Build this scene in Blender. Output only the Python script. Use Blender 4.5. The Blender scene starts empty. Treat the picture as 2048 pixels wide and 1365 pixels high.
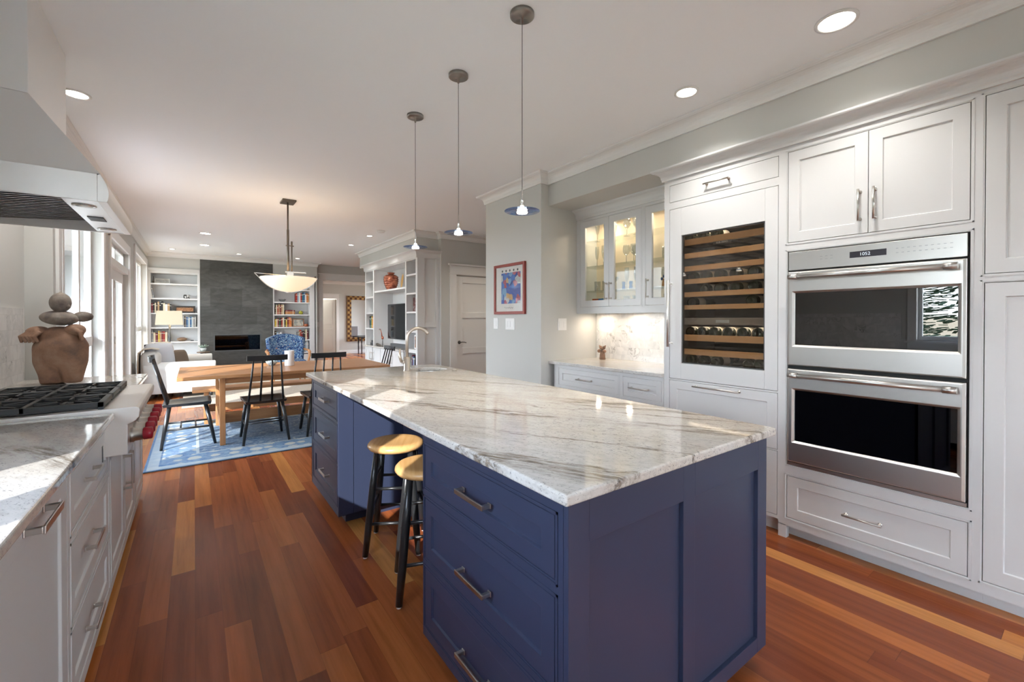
import bpy, bmesh, math, random
from mathutils import Vector, Matrix
random.seed(7)
R = math.radians
S = bpy.context.scene
C = S.collection
# ---------------------------------------------------------------- camera
cam_d = bpy.data.cameras.new('camera'); cam = bpy.data.objects.new('camera', cam_d); C.objects.link(cam)
cam.location = (0, 0, 1.33); cam.rotation_euler = (R(90) - .0076, 0, R(-36.1))
cam_d.sensor_width = 36; cam_d.lens = 873 / 2048 * 36; cam_d.shift_y = -(682.5 - 645.6) / 2048
cam_d.clip_start = .05; cam_d.clip_end = 200
S.camera = cam
S.view_settings.view_transform = 'Standard'; S.view_settings.look = 'None'
S.view_settings.gamma = 1; S.view_settings.use_curve_mapping = False
S.view_settings.exposure = .80
S.cycles.use_denoising = True
S.cycles.max_bounces = 10; S.cycles.diffuse_bounces = 6; S.cycles.glossy_bounces = 4
S.cycles.transparent_max_bounces = 16; S.cycles.sample_clamp_indirect = 6; S.cycles.blur_glossy = .5
# ---------------------------------------------------------------- sky and sun
w = bpy.data.worlds.new('world'); S.world = w; w.use_nodes = True
nt = w.node_tree; nt.nodes.clear()
tc = nt.nodes.new('ShaderNodeTexCoord'); sx = nt.nodes.new('ShaderNodeSeparateXYZ'); cr = nt.nodes.new('ShaderNodeValToRGB')
e = cr.color_ramp; e.elements[0].position = .0; e.elements[0].color = (.30, .28, .24, 1); e.elements[1].position = 1; e.elements[1].color = (.42, .60, 1, 1)
q = e.elements.new(.02); q.color = (.88, .94, 1, 1); q = e.elements.new(.35); q.color = (.76, .87, 1, 1)
bg = nt.nodes.new('ShaderNodeBackground'); bg.inputs[1].default_value = 11.5
wo = nt.nodes.new('ShaderNodeOutputWorld')
nt.links.new(tc.outputs['Generated'], sx.inputs[0]); nt.links.new(sx.outputs[2], cr.inputs[0]); nt.links.new(cr.outputs[0], bg.inputs[0]); nt.links.new(bg.outputs[0], wo.inputs[0])
def lamp(name, kind, loc, energy, color=(1, 1, 1), **k):
    l = bpy.data.lights.new(name, kind); l.energy = energy; l.color = color
    rot = k.pop('rot', None)
    for a, b in k.items(): setattr(l, a, b)
    o = bpy.data.objects.new(name, l); C.objects.link(o); o.location = loc
    if rot: o.rotation_euler = rot
    return o
sun = lamp('sun', 'SUN', (-8, -8, 8), 6, (1, .96, .90), angle=R(.55))
sun.rotation_euler = Vector((.7245, .6893, -.4985)).to_track_quat('-Z', 'Y').to_euler()
# ================================================================ helpers
def rootloc(o):
    v = Vector((0, 0, 0))
    while o is not None:
        v += o.location; o = o.parent
    return v
class MB:
    def __init__(s): s.bm = bmesh.new()
    def quad(s, pts):
        return s.bm.faces.new([s.bm.verts.new(p) for p in pts])
    def box(s, x0, y0, z0, x1, y1, z1):
        x0, x1 = sorted((x0, x1)); y0, y1 = sorted((y0, y1)); z0, z1 = sorted((z0, z1))
        v = [s.bm.verts.new(p) for p in ((x0,y0,z0),(x1,y0,z0),(x1,y1,z0),(x0,y1,z0),(x0,y0,z1),(x1,y0,z1),(x1,y1,z1),(x0,y1,z1))]
        for f in ((0,3,2,1),(4,5,6,7),(0,1,5,4),(1,2,6,5),(2,3,7,6),(3,0,4,7)): s.bm.faces.new([v[i] for i in f])
        return s
    def obox(s, c, u, v, w_, hu, hv, hw):
        c = Vector(c); u = Vector(u).normalized()*hu; v = Vector(v).normalized()*hv; w_ = Vector(w_).normalized()*hw
        P = [s.bm.verts.new(c + a*u + b*v + d*w_) for d in (-1, 1) for (a, b) in ((-1,-1),(1,-1),(1,1),(-1,1))]
        for f in ((0,3,2,1),(4,5,6,7),(0,1,5,4),(1,2,6,5),(2,3,7,6),(3,0,4,7)): s.bm.faces.new([P[i] for i in f])
        return s
    def ring(s, c, ax, r, n, rot=0):
        ax = Vector(ax).normalized(); a = Vector((0, 0, 1)) if abs(ax.z) < .9 else Vector((1, 0, 0))
        u = ax.cross(a).normalized(); v = ax.cross(u)
        return [s.bm.verts.new(Vector(c) + r*(math.cos(t)*u + math.sin(t)*v)) for t in [rot + 2*math.pi*i/n for i in range(n)]]
    def tube(s, pts, r, n=12, cap=True):
        pts = [Vector(p) for p in pts]; rs = r if isinstance(r, (list, tuple)) else [r]*len(pts)
        rings = []; pu = None
        for i, p in enumerate(pts):
            d = (pts[min(i+1, len(pts)-1)] - pts[max(i-1, 0)]).normalized()
            if pu is None:
                a = Vector((0, 0, 1)) if abs(d.z) < .9 else Vector((1, 0, 0)); u = d.cross(a).normalized()
            else: u = (pu - d*pu.dot(d)).normalized()
            pu = u; v = d.cross(u)
            rings.append([s.bm.verts.new(p + rs[i]*(math.cos(2*math.pi*k/n)*u + math.sin(2*math.pi*k/n)*v)) for k in range(n)])
        for a, b in zip(rings, rings[1:]):
            for k in range(n):
                f = s.bm.faces.new([a[k], a[(k+1) % n], b[(k+1) % n], b[k]]); f.smooth = n > 6
        if cap: s.bm.faces.new(rings[0][::-1]); s.bm.faces.new(rings[-1])
        return s
    def lathe(s, prof, c=(0, 0, 0), n=24, ax='z', sx=1, sy=1):
        c = Vector(c); rings = []
        for r, h in prof:
            if r <= 1e-6:
                p = Vector((0, 0, h))
                rings.append([p])
            else: rings.append([Vector((r*sx*math.cos(2*math.pi*k/n), r*sy*math.sin(2*math.pi*k/n), h)) for k in range(n)])
        def T(p):
            if ax == 'x': return c + Vector((p.z, p.x, p.y))
            if ax == 'y': return c + Vector((p.x, p.z, p.y))
            return c + p
        V = [[s.bm.verts.new(T(p)) for p in rg] for rg in rings]
        for a, b in zip(V, V[1:]):
            for k in range(n):
                q = [a[k % len(a)], a[(k+1) % len(a)], b[(k+1) % len(b)], b[k % len(b)]]
                q = [x for i, x in enumerate(q) if x not in q[:i]]
                if len(q) > 2:
                    f = s.bm.faces.new(q); f.smooth = True
        return s
    def ell(s, c, rx, ry, rz, rot=None, n=16):
        m = Matrix.Translation(c) @ (rot.to_4x4() if rot else Matrix.Identity(4)) @ Matrix.Diagonal((rx, ry, rz, 1))
        r = bmesh.ops.create_uvsphere(s.bm, u_segments=n, v_segments=n*2//3, radius=1, matrix=m)
        for v in r['verts']:
            for f in v.link_faces: f.smooth = True
        return s
    def poly(s, pts, d):      # closed outline extruded by vector d
        d = Vector(d); a = [s.bm.verts.new(p) for p in pts]; b = [s.bm.verts.new(Vector(p)+d) for p in pts]
        s.bm.faces.new(a[::-1]); s.bm.faces.new(b)
        for i in range(len(a)): s.bm.faces.new([a[i], a[(i+1) % len(a)], b[(i+1) % len(a)], b[i]])
        return s
    def build(s, name, mat, parent=None, bevel=0, seg=2, smooth=False, **props):
        bmesh.ops.recalc_face_normals(s.bm, faces=s.bm.faces)
        me = bpy.data.meshes.new(name)
        L = rootloc(parent) if parent is not None else Vector((0, 0, 0))
        if parent is None:      # a single-mesh thing: origin at its base
            vs = [v.co for v in s.bm.verts]
            L = Vector(((min(v.x for v in vs)+max(v.x for v in vs))/2, (min(v.y for v in vs)+max(v.y for v in vs))/2, min(v.z for v in vs)))
        if L.length > 0: bmesh.ops.translate(s.bm, verts=s.bm.verts, vec=-L)
        if smooth:
            for f in s.bm.faces: f.smooth = True
        s.bm.to_mesh(me); s.bm.free()
        if mat: me.materials.append(mat)
        o = bpy.data.objects.new(name, me); C.objects.link(o)
        if parent is not None: o.parent = parent
        else: o.location = L
        if bevel:
            m = o.modifiers.new('bevel', 'BEVEL'); m.width = bevel; m.segments = seg; m.limit_method = 'ANGLE'; m.angle_limit = R(40)
            m.harden_normals = False
        for k, v in props.items(): o[k] = v
        return o
def thing(name, label, cat, loc=(0, 0, 0), group=None):
    o = bpy.data.objects.new(name, None); C.objects.link(o); o.location = loc; o.empty_display_size = .05
    o['label'] = label; o['category'] = cat
    if group: o['group'] = group
    return o
def tag(o, label, cat, group=None):
    o['label'] = label; o['category'] = cat
    if group: o['group'] = group
    return o
def dup(o, loc=None, rz=None, label=None, group=None, parent=None):
    c = o.copy(); C.objects.link(c)
    if parent is not None: c.parent = parent
    if loc is not None: c.location = loc
    if rz is not None: c.rotation_euler = (0, 0, rz)
    if label: c['label'] = label
    if group: c['group'] = group
    for ch in list(o.children): dup(ch, parent=c)
    return c
ORD = ['first','second','third','fourth','fifth','sixth','seventh','eighth','ninth','tenth','eleventh','twelfth','thirteenth','fourteenth','fifteenth','sixteenth']
# ---- planes: fronts facing -X / +X / -Y described in (u along the front, v height, n out of the front)
def PX(x, s): return lambda u, v, n=0: (x + s*n, u, v)
def PY(y, s): return lambda u, v, n=0: (u, y + s*n, v)
def pbox(mb, pl, u0, v0, u1, v1, n0, n1):
    a = pl(u0, v0, n0); b = pl(u1, v1, n1); mb.box(*a, *b); return mb
def shaker(pl, u0, v0, u1, v1, rail=.055, t=.019, rec=.008, railb=None, hole=False):
    mb = MB(); bm = mb.bm; railb = railb or rail
    def loop(du, dv0, dv1, n): return [bm.verts.new(pl(a, b, n)) for a, b in ((u0+du, v0+dv0), (u1-du, v0+dv0), (u1-du, v1-dv1), (u0+du, v1-dv1))]
    back = loop(0, 0, 0, -t); out = loop(0, 0, 0, 0); inn = loop(rail, railb, rail, 0); c = .003
    rc = loop(rail+c, railb+c, rail+c, -rec if not hole else -t)
    def band(a, b):
        for i in range(4): bm.faces.new([a[i], a[(i+1) % 4], b[(i+1) % 4], b[i]])
    band(back, out); band(out, inn); band(inn, rc)
    if hole: band(rc, back)
    else: bm.faces.new(rc); bm.faces.new(back)
    return mb
def slabfront(pl, u0, v0, u1, v1, t=.019): return pbox(MB(), pl, u0, v0, u1, v1, -t, 0)
def frame_boxes(mb, pl, u0, v0, u1, v1, holes, t=.021, bead=.006):
    us = sorted({u0, u1} | {h[0] for h in holes} | {h[2] for h in holes}); vs = sorted({v0, v1} | {h[1] for h in holes} | {h[3] for h in holes})
    for i in range(len(us)-1):
        run = None
        for j in range(len(vs)-1):
            cu, cv = (us[i]+us[i+1])/2, (vs[j]+vs[j+1])/2
            solid = not any(h[0] < cu < h[2] and h[1] < cv < h[3] for h in holes)
            if solid: run = (run[0], vs[j+1]) if run else (vs[j], vs[j+1])
            if (not solid or j == len(vs)-2) and run:
                pbox(mb, pl, us[i], run[0], us[i+1], run[1], -t, 0); run = None
    b = bead
    if b:
        for h in holes:
            o = .011
            for r in ((h[0]-o, h[1]-o, h[2]+o, h[1]-o+b), (h[0]-o, h[3]+o-b, h[2]+o, h[3]+o), (h[0]-o, h[1]-o, h[0]-o+b, h[3]+o), (h[2]+o-b, h[1]-o, h[2]+o, h[3]+o)):
                pbox(mb, pl, *r, -.002, .0025)
    return mb
def barpull(pl, u, v, L, vert=False, off=.032, r=.0055, mat=None, parent=None, name='handle'):
    mb = MB(); h = L/2
    a = (lambda t, n: pl(u, v+t, n)) if vert else (lambda t, n: pl(u+t, v, n))
    mb.tube([a(-h, off), a(h, off)], r, 10)
    for t in (-h+.012, h-.012):
        mb.tube([a(t, 0), a(t, .004), a(t, .005), a(t, off-r*.5)], [r*1.7, r*1.7, r*.9, r*.9], 10)
    return mb.build(name, mat, parent)
def archpull(pl, u, v, L, vert=False, off=.034, w_=.016, mat=None, parent=None, name='handle'):
    mb = MB(); h = L/2; k = w_/2
    def bx(a0, b0, a1, b1, n0, n1):
        if vert: pbox(mb, pl, u+b0, v+a0, u+b1, v+a1, n0, n1)
        else: pbox(mb, pl, u+a0, v+b0, u+a1, v+b1, n0, n1)
    bx(-h, -k, h, k, off-.006, off)
    for sgn in (-1, 1):
        e = sgn*h
        bx(e, -k*.8, e-sgn*.013, k*.8, .002, off-.005); bx(e+sgn*.002, -k, e-sgn*.016, k, 0, .004)
    return mb.build(name, mat, parent, bevel=.0018)
def molding(pts, prof, name, mat, closed=False, **props):
    """profile (offset to the left of travel, z) swept along a 2D path with mitred corners"""
    bm = bmesh.new(); P = [Vector(p) for p in pts]; rings = []
    for i, p in enumerate(P):
        dirs = []
        if i > 0: dirs.append((p - P[i-1]).normalized())
        if i < len(P)-1: dirs.append((P[i+1] - p).normalized())
        ns = [Vector((-d.y, d.x)) for d in dirs]
        n = ns[0] if len(ns) == 1 else (ns[0]+ns[1]) / (1 + ns[0].dot(ns[1]))
        rings.append([bm.verts.new((p.x + n.x*o, p.y + n.y*o, z)) for o, z in prof])
    for a, b in zip(rings, rings[1:]):
        for k in range(len(prof)): bm.faces.new([a[k], a[(k+1) % len(prof)], b[(k+1) % len(prof)], b[k]])
    bm.faces.new(rings[0]); bm.faces.new(rings[-1])
    mb = MB(); mb.bm.free(); mb.bm = bm
    return mb.build(name, mat, props.pop('parent', None), **props)
def crownprof(z0, drop, proj):
    k = []
    k += [(0, z0-drop), (.014, z0-drop), (.016, z0-drop+.012)]
    for i in range(7):
        t = i/6; k.append((.02+(proj-.034)*(1-math.cos(t*math.pi/2)), z0-drop+.02+(drop-.042)*math.sin(t*math.pi/2)))
    k += [(proj-.01, z0-.018), (proj-.004, z0-.016), (proj, z0-.01), (proj, z0), (0, z0)]
    return k
# ================================================================ materials
def mat(name, col=(.8, .8, .8), rough=.5, metal=0, spec=.5, emit=None, es=0, coat=0, trans=0, alpha=1, ior=1.45, sheen=0):
    m = bpy.data.materials.new(name); m.use_nodes = True; b = m.node_tree.nodes['Principled BSDF']
    b.inputs['Base Color'].default_value = (*col, 1); b.inputs['Roughness'].default_value = rough; b.inputs['Metallic'].default_value = metal
    b.inputs['Specular IOR Level'].default_value = spec; b.inputs['Coat Weight'].default_value = coat; b.inputs['IOR'].default_value = ior
    b.inputs['Transmission Weight'].default_value = trans; b.inputs['Alpha'].default_value = alpha; b.inputs['Sheen Weight'].default_value = sheen
    if emit: b.inputs['Emission Color'].default_value = (*emit, 1); b.inputs['Emission Strength'].default_value = es
    return m
class N:
    def __init__(s, m): s.nt = m.node_tree; s.b = s.nt.nodes['Principled BSDF']
    def n(s, t, **k):
        o = s.nt.nodes.new(t)
        for a, b in k.items():
            if a.startswith('i_'): o.inputs[a[2:].replace('_', ' ')].default_value = b
            else: setattr(o, a, b)
        return o
    def l(s, a, b): s.nt.links.new(a, b)
    def pos(s): return s.n('ShaderNodeNewGeometry').outputs['Position']
    def obj(s): return s.n('ShaderNodeTexCoord').outputs['Object']
    def map(s, v, sc=(1, 1, 1), rot=(0, 0, 0), loc=(0, 0, 0)):
        m = s.n('ShaderNodeMapping'); m.inputs['Scale'].default_value = sc; m.inputs['Rotation'].default_value = rot; m.inputs['Location'].default_value = loc
        s.l(v, m.inputs[0]); return m.outputs[0]
    def noise(s, v, scale, det=3, rough=.5, dist=0):
        o = s.n('ShaderNodeTexNoise'); o.inputs['Scale'].default_value = scale; o.inputs['Detail'].default_value = det
        o.inputs['Roughness'].default_value = rough; o.inputs['Distortion'].default_value = dist; s.l(v, o.inputs['Vector']); return o.outputs['Fac']
    def ramp(s, f, stops, interp='LINEAR'):
        o = s.n('ShaderNodeValToRGB'); e = o.color_ramp; e.interpolation = interp
        while len(e.elements) < len(stops): e.elements.new(.5)
        for el, (p, c) in zip(e.elements, stops):
            el.position = p; el.color = (*c, 1) if isinstance(c, tuple) else (c, c, c, 1)
        s.l(f, o.inputs[0]); return o.outputs[0]
    def math(s, op, a, b=None, c=None):
        o = s.n('ShaderNodeMath', operation=op)
        for i, x in enumerate((a, b, c)):
            if x is None: continue
            if isinstance(x, (int, float)): o.inputs[i].default_value = x
            else: s.l(x, o.inputs[i])
        return o.outputs[0]
    def mix(s, f, a, b, bt='MIX'):
        o = s.n('ShaderNodeMix', data_type='RGBA', blend_type=bt)
        for i, x in ((0, f), (6, a), (7, b)):
            if isinstance(x, (int, float)): o.inputs[i].default_value = x
            elif isinstance(x, tuple): o.inputs[i].default_value = (*x, 1)
            else: s.l(x, o.inputs[i])
        return o.outputs[2]
    def sep(s, v): o = s.n('ShaderNodeSeparateXYZ'); s.l(v, o.inputs[0]); return o.outputs
    def comb(s, x, y, z=0):
        o = s.n('ShaderNodeCombineXYZ')
        for i, v in enumerate((x, y, z)):
            if isinstance(v, (int, float)): o.inputs[i].default_value = v
            else: s.l(v, o.inputs[i])
        return o.outputs[0]
    def bump(s, h, st, d=.002):
        o = s.n('ShaderNodeBump'); o.inputs['Strength'].default_value = st; o.inputs['Distance'].default_value = d
        s.l(h, o.inputs['Height']); s.l(o.outputs[0], s.b.inputs['Normal'])
    def col(s, c): s.l(c, s.b.inputs['Base Color'])
    def rough(s, c): s.l(c, s.b.inputs['Roughness'])
WHITE = mat('cabinet_white', (.67, .675, .68), .38)
TRIMW = mat('trim_white', (.76, .76, .755), .42)
CEIL = mat('ceiling_paint', (.90, .935, .96), .9, spec=.2)
WALL = mat('wall_paint', (.57, .57, .55), .85, spec=.25)
n = N(WALL); n.bump(n.noise(n.pos(), 260, 2), .06, .001)
NAVY = mat('navy_paint', (.032, .042, .084), .38)
SHELFIN = mat('shelf_inside', (.66, .66, .66), .6)
DARK = mat('dark_gap', (.02, .02, .02), .7)
def steel(name, col=(.56, .55, .53), r=.36, ax='y'):
    m = mat(name, col, r, 1); n = N(m)
    sc = {'y': (900, 12, 900), 'z': (900, 900, 12), 'x': (12, 900, 900)}[ax]
    f = n.noise(n.map(n.pos(), sc), 1, 2); n.rough(n.math('MULTIPLY_ADD', f, .10, r-.05))
    return m
STEEL = steel('brushed_steel'); STEELZ = steel('brushed_steel_vertical', (.86, .85, .83), ax='z', r=.42); NICKEL = mat('satin_nickel', (.55, .53, .50), .3, 1)
CHROME = mat('polished_chrome', (.75, .75, .75), .08, 1); BRONZE = mat('dark_bronze', (.16, .14, .12), .4, .8)
BLACKM = mat('cast_iron', (.045, .05, .055), .45); BLACKW = mat('black_paint_wood', (.018, .019, .021), .3, coat=.3)
BLACKG = mat('black_glass', (.006, .006, .008), .04, spec=.6)
REDK = mat('red_knob', (.34, .012, .03), .3)
PLATE = mat('switch_plate', (.82, .82, .82), .4)
GREY = mat('dark_grey', (.08, .085, .09), .5)
def granite():
    m = mat('granite', (.6, .58, .55), .07, spec=.55); n = N(m)
    p = n.pos(); sp = n.map(p, rot=(0, 0, R(-61)))      # local x runs with the veining
    ps = n.map(n.map(p, rot=(0, 0, R(61.5))), sc=(1, 1, 1))
    base = n.ramp(n.noise(n.map(ps, (1.2, 9, 9)), 2.0, 6, .62, .4), [(.28, (.53, .51, .48)), (.45, (.60, .59, .575)), (.7, (.655, .65, .645))])
    warm = n.ramp(n.noise(ps, 1.7, 3), [(.4, 0.), (.65, .55)]); base = n.mix(warm, base, (.62, .55, .46))
    q = n.sep(ps)[1]
    x_, y_, z_ = n.sep(p); q = n.math('ADD', n.math('MULTIPLY', x_, .866), n.math('MULTIPLY', y_, .5))
    q = n.math('ADD', q, n.math('MULTIPLY', n.math('SUBTRACT', n.noise(n.map(ps, (1.3, 2.5, 2.5)), 1.6, 6, .6, .5), .5), .26))
    brk = n.ramp(n.noise(n.map(ps, (4.5, 38, 38)), 1.5, 5, .72), [(.40, 0.), (.57, 1.)])
    acc = None
    for q0, wd, st in ((1.16, .060, 1.), (1.22, .02, .8), (1.74, .030, 1.), (1.80, .02, .8), (2.07, .022, .9), (2.16, .045, .85), (1.45, .012, .6), (1.95, .010, .6), (.62, .05, .7), (2.55, .03, .8), (3.1, .04, .8), (-.35, .05, .6), (.15, .03, .7)):
        m1 = n.math('MULTIPLY', n.math('MAXIMUM', n.math('SUBTRACT', 1., n.math('DIVIDE', n.math('ABSOLUTE', n.math('SUBTRACT', q, q0)), wd)), 0.), st*2.0)
        acc = m1 if acc is None else n.math('MAXIMUM', acc, m1)
    reg = n.ramp(n.noise(n.map(ps, (1.1, 2, 2), loc=(.4, .2, 0)), 1.5, 2), [(.38, .12), (.56, 1.)])
    vein = n.math('MINIMUM', n.math('MULTIPLY', acc, reg), 1.)
    vc = n.ramp(n.noise(n.map(ps, (5, 40, 40)), 2, 5, .75), [(.35, (.10, .085, .075)), (.52, (.22, .18, .14)), (.75, (.40, .34, .28))])
    c2 = n.mix(n.math('MULTIPLY', vein, brk), base, vc)
    sk = n.ramp(n.noise(n.map(ps, (60, 150, 150)), 1, 3, .7), [(.60, 0.), (.66, .85)])
    c3 = n.mix(n.math('MULTIPLY', sk, n.ramp(n.noise(ps, 2.2, 2), [(.4, .3), (.6, 1.)])), c2, (.12, .12, .13))
    mot = n.ramp(n.noise(n.map(ps, (14, 30, 30)), 1.5, 6, .78), [(.34, .82), (.5, 1.0), (.66, 1.06)])
    dk = n.ramp(n.noise(n.map(ps, (95, 170, 170), loc=(5, 5, 0)), 1, 2, .6), [(.64, 0.), (.69, .55)])
    c3 = n.mix(dk, n.mix(1., c3, mot, 'MULTIPLY'), (.14, .13, .13))
    n.col(c3); n.rough(n.math('MULTIPLY_ADD', n.noise(p, 90, 2), .04, .045))
    return m
GRAN = granite()
def floorwood():
    m = mat('cherry_floor', (.3, .1, .04), .2, coat=.0); n = N(m); n.b.inputs['Coat Roughness'].default_value = .18
    x, y, z = n.sep(n.pos()); W = .1
    row = n.math('FLOOR', n.math('DIVIDE', x, W))
    wn = n.n('ShaderNodeTexWhiteNoise', noise_dimensions='1D'); n.l(row, wn.inputs['W'])
    L = n.math('MULTIPLY_ADD', wn.outputs['Value'], .7, 1.0)
    yy = n.math('DIVIDE', n.math('ADD', y, n.math('MULTIPLY', wn.outputs['Value'], 37.)), L)
    cell = n.math('FLOOR', yy)
    w2 = n.n('ShaderNodeTexWhiteNoise', noise_dimensions='2D'); n.l(n.comb(row, cell), w2.inputs['Vector'])
    base = n.ramp(w2.outputs['Value'], [(0, (.19, .046, .018)), (.25, (.25, .066, .022)), (.55, (.33, .092, .028)), (.82, (.41, .13, .036)), (.94, (.50, .19, .050)), (1, (.54, .24, .07))])
    g = n.noise(n.comb(n.math('MULTIPLY_ADD', w2.outputs['Value'], 50, n.math('MULTIPLY', x, 22)), n.math('MULTIPLY', y, 1.1)), 1.4, 5, .6, .15)
    gr = n.ramp(g, [(.3, .78), (.5, 1.), (.72, 1.18)])
    c = n.mix(1., base, gr, 'MULTIPLY')
    fx = n.math('FRACT', n.math('DIVIDE', x, W)); fy = n.math('FRACT', yy)
    e = n.math('MAXIMUM', n.math('LESS_THAN', fx, .012), n.math('LESS_THAN', fy, .002))
    c = n.mix(n.math('MULTIPLY', e, .45), c, (.05, .018, .01)); n.col(c)
    n.b.inputs['Roughness'].default_value = .27; n.b.inputs['Specular IOR Level'].default_value = .3; n.bump(n.noise(n.pos(), 3, 2), .02, .01)
    return m
FLOOR = floorwood()
def wood(name, a, b, ax='x', rough=.35, sc=1.):
    m = mat(name, a, rough); n = N(m); s_ = {'x': (1.2, 22, 22), 'y': (22, 1.2, 22), 'z': (22, 22, 1.2)}[ax]
    f = n.noise(n.map(n.obj(), tuple(v*sc for v in s_)), 1.5, 6, .6, .8); n.col(n.ramp(f, [(.3, a), (.7, b)])); return m
TABLEW = wood('table_wood', (.36, .16, .065), (.52, .27, .12)); TABLEWZ = wood('table_leg_wood', (.36, .16, .065), (.50, .25, .11), 'z')
SEATW = wood('stool_seat_wood', (.62, .34, .12), (.74, .45, .20), 'y', .25)
RACKW = wood('rack_wood', (.64, .37, .17), (.78, .50, .27), 'y', .5)
def tile(name, bw, bh, herr=False):
    m = mat(name, (.8, .8, .8), .15); n = N(m)
    x, y, z = n.sep(n.pos()); uv = n.comb(y, z)
    if herr: uv = n.map(uv, rot=(0, 0, R(45)))
    br = n.n('ShaderNodeTexBrick'); n.l(uv, br.inputs['Vector']); br.inputs['Scale'].default_value = 1
    br.inputs['Brick Width'].default_value = bw; br.inputs['Row Height'].default_value = bh; br.inputs['Mortar Size'].default_value = .0013; br.inputs['Mortar Smooth'].default_value = .1
    br.inputs['Color1'].default_value = (0, 0, 0, 1); br.inputs['Color2'].default_value = (1, 1, 1, 1); br.inputs['Mortar'].default_value = (.5, .5, .5, 1)
    d = n.n('ShaderNodeVectorMath', operation='MULTIPLY'); n.l(br.outputs['Color'], d.inputs[0]); d.inputs[1].default_value = (5, 9, 3)
    a = n.n('ShaderNodeVectorMath', operation='ADD'); n.l(d.outputs[0], a.inputs[0]); n.l(n.pos(), a.inputs[1])
    v = n.noise(n.map(a.outputs[0], (5, 5, 4), (R(30), R(30), R(40))), 1.3, 6, .6, 1.6)
    vein = n.ramp(v, [(.475, 0.), (.5, .9), (.53, 0.)])
    mask = n.ramp(n.noise(a.outputs[0], 2.5, 3), [(.5, 0.), (.64, 1.)])
    c = n.mix(n.math('MULTIPLY', vein, mask), n.ramp(v, [(.3, (.60, .60, .60)), (.6, (.76, .75, .74))]), (.26, .25, .25))
    n.col(n.mix(n.math('MULTIPLY', br.outputs['Fac'], .8), c, (.62, .61, .59))); n.bump(n.math('SUBTRACT', 1., br.outputs['Fac']), .3, .001)
    return m
TILE = tile('marble_tile', .152, .0745); TILEL = tile('marble_tile_large', .2, .097)
def slate():
    m = mat('slate', (.06, .065, .07), .45); n = N(m); x, y, z = n.sep(n.pos())
    br = n.n('ShaderNodeTexBrick'); n.l(n.comb(x, z), br.inputs['Vector']); br.inputs['Scale'].default_value = 1; br.offset = .5
    br.inputs['Brick Width'].default_value = .61; br.inputs['Row Height'].default_value = .405; br.inputs['Mortar Size'].default_value = .002
    br.inputs['Color1'].default_value = (.052, .053, .050, 1); br.inputs['Color2'].default_value = (.085, .086, .083, 1); br.inputs['Mortar'].default_value = (.05, .05, .05, 1)
    f = n.noise(n.map(n.pos(), (1, 1, 3)), 3, 7, .65, 1.5)
    n.col(n.mix(1., br.outputs['Color'], n.ramp(f, [(.3, .7), (.7, 1.35)]), 'MULTIPLY')); n.bump(f, .3, .006); return m
SLATE = slate()
def pane_mat(name, tint=(1, 1, 1), rough=.0, refl=1.0):
    m = bpy.data.materials.new(name); m.use_nodes = True; t = m.node_tree; t.nodes.clear()
    o = t.nodes.new('ShaderNodeOutputMaterial'); mx = t.nodes.new('ShaderNodeMixShader'); tr = t.nodes.new('ShaderNodeBsdfTransparent'); gl = t.nodes.new('ShaderNodeBsdfGlossy')
    tr.inputs[0].default_value = (*tint, 1); gl.inputs['Roughness'].default_value = rough
    lw = t.nodes.new('ShaderNodeLayerWeight'); lw.inputs[0].default_value = .5
    def mth(op, a, b):
        o_ = t.nodes.new('ShaderNodeMath'); o_.operation = op; o_.use_clamp = op == 'ADD'
        for i, v in enumerate((a, b)):
            if isinstance(v, (int, float)): o_.inputs[i].default_value = v
            else: t.links.new(v, o_.inputs[i])
        return o_.outputs[0]
    k = mth('ADD', mth('MULTIPLY', mth('POWER', lw.outputs['Facing'], 5.), .7), .035*refl)
    t.links.new(k, mx.inputs[0]); t.links.new(tr.outputs[0], mx.inputs[1]); t.links.new(gl.outputs[0], mx.inputs[2]); t.links.new(mx.outputs[0], o.inputs[0])
    return m
PANE = pane_mat('window_glass', (.97, .98, .98)); CABGL = pane_mat('cabinet_glass', (.985, .985, .98), refl=.4); SMOKE = pane_mat('cooler_glass', (.80, .77, .73), refl=1.5)
BLUEGL = pane_mat('blue_disc_glass', (.50, .62, .86), refl=1.2); OVENGL = pane_mat('oven_glass', (.16, .16, .17), refl=5); OVENGL2 = pane_mat('lower_oven_glass', (.14, .14, .16), refl=2); CLEAR = pane_mat('clear_glass', (.80, .83, .84), refl=4)
CYAN = pane_mat('blue_glass', (.25, .45, .8), refl=1.5)
SOFA = mat('sofa_fabric', (.50, .49, .465), .9, sheen=.3); n = N(SOFA); n.bump(n.noise(n.pos(), 220, 2), .15, .002)
GREYFAB = mat('grey_fabric', (.55, .57, .62), .9); BROWNFAB = mat('brown_fabric', (.16, .12, .09), .95); THROWM = mat('throw_fabric', (.62, .58, .50), .95)
def floral():
    m = mat('blue_floral', (.05, .12, .3), .85); n = N(m); v = n.n('ShaderNodeTexVoronoi'); v.inputs['Scale'].default_value = 22; n.l(n.obj(), v.inputs['Vector'])
    a = n.ramp(n.noise(n.obj(), 16, 4, .6, 2), [(.38, (.012, .04, .13)), (.47, (.02, .09, .28)), (.52, (.35, .48, .50)), (.56, (.02, .10, .25)), (.66, (.55, .24, .12))], 'CONSTANT')
    n.col(n.mix(n.ramp(v.outputs['Distance'], [(.18, .85), (.3, 0.)]), a, (.48, .55, .55))); return m
FLORAL = floral()
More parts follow.
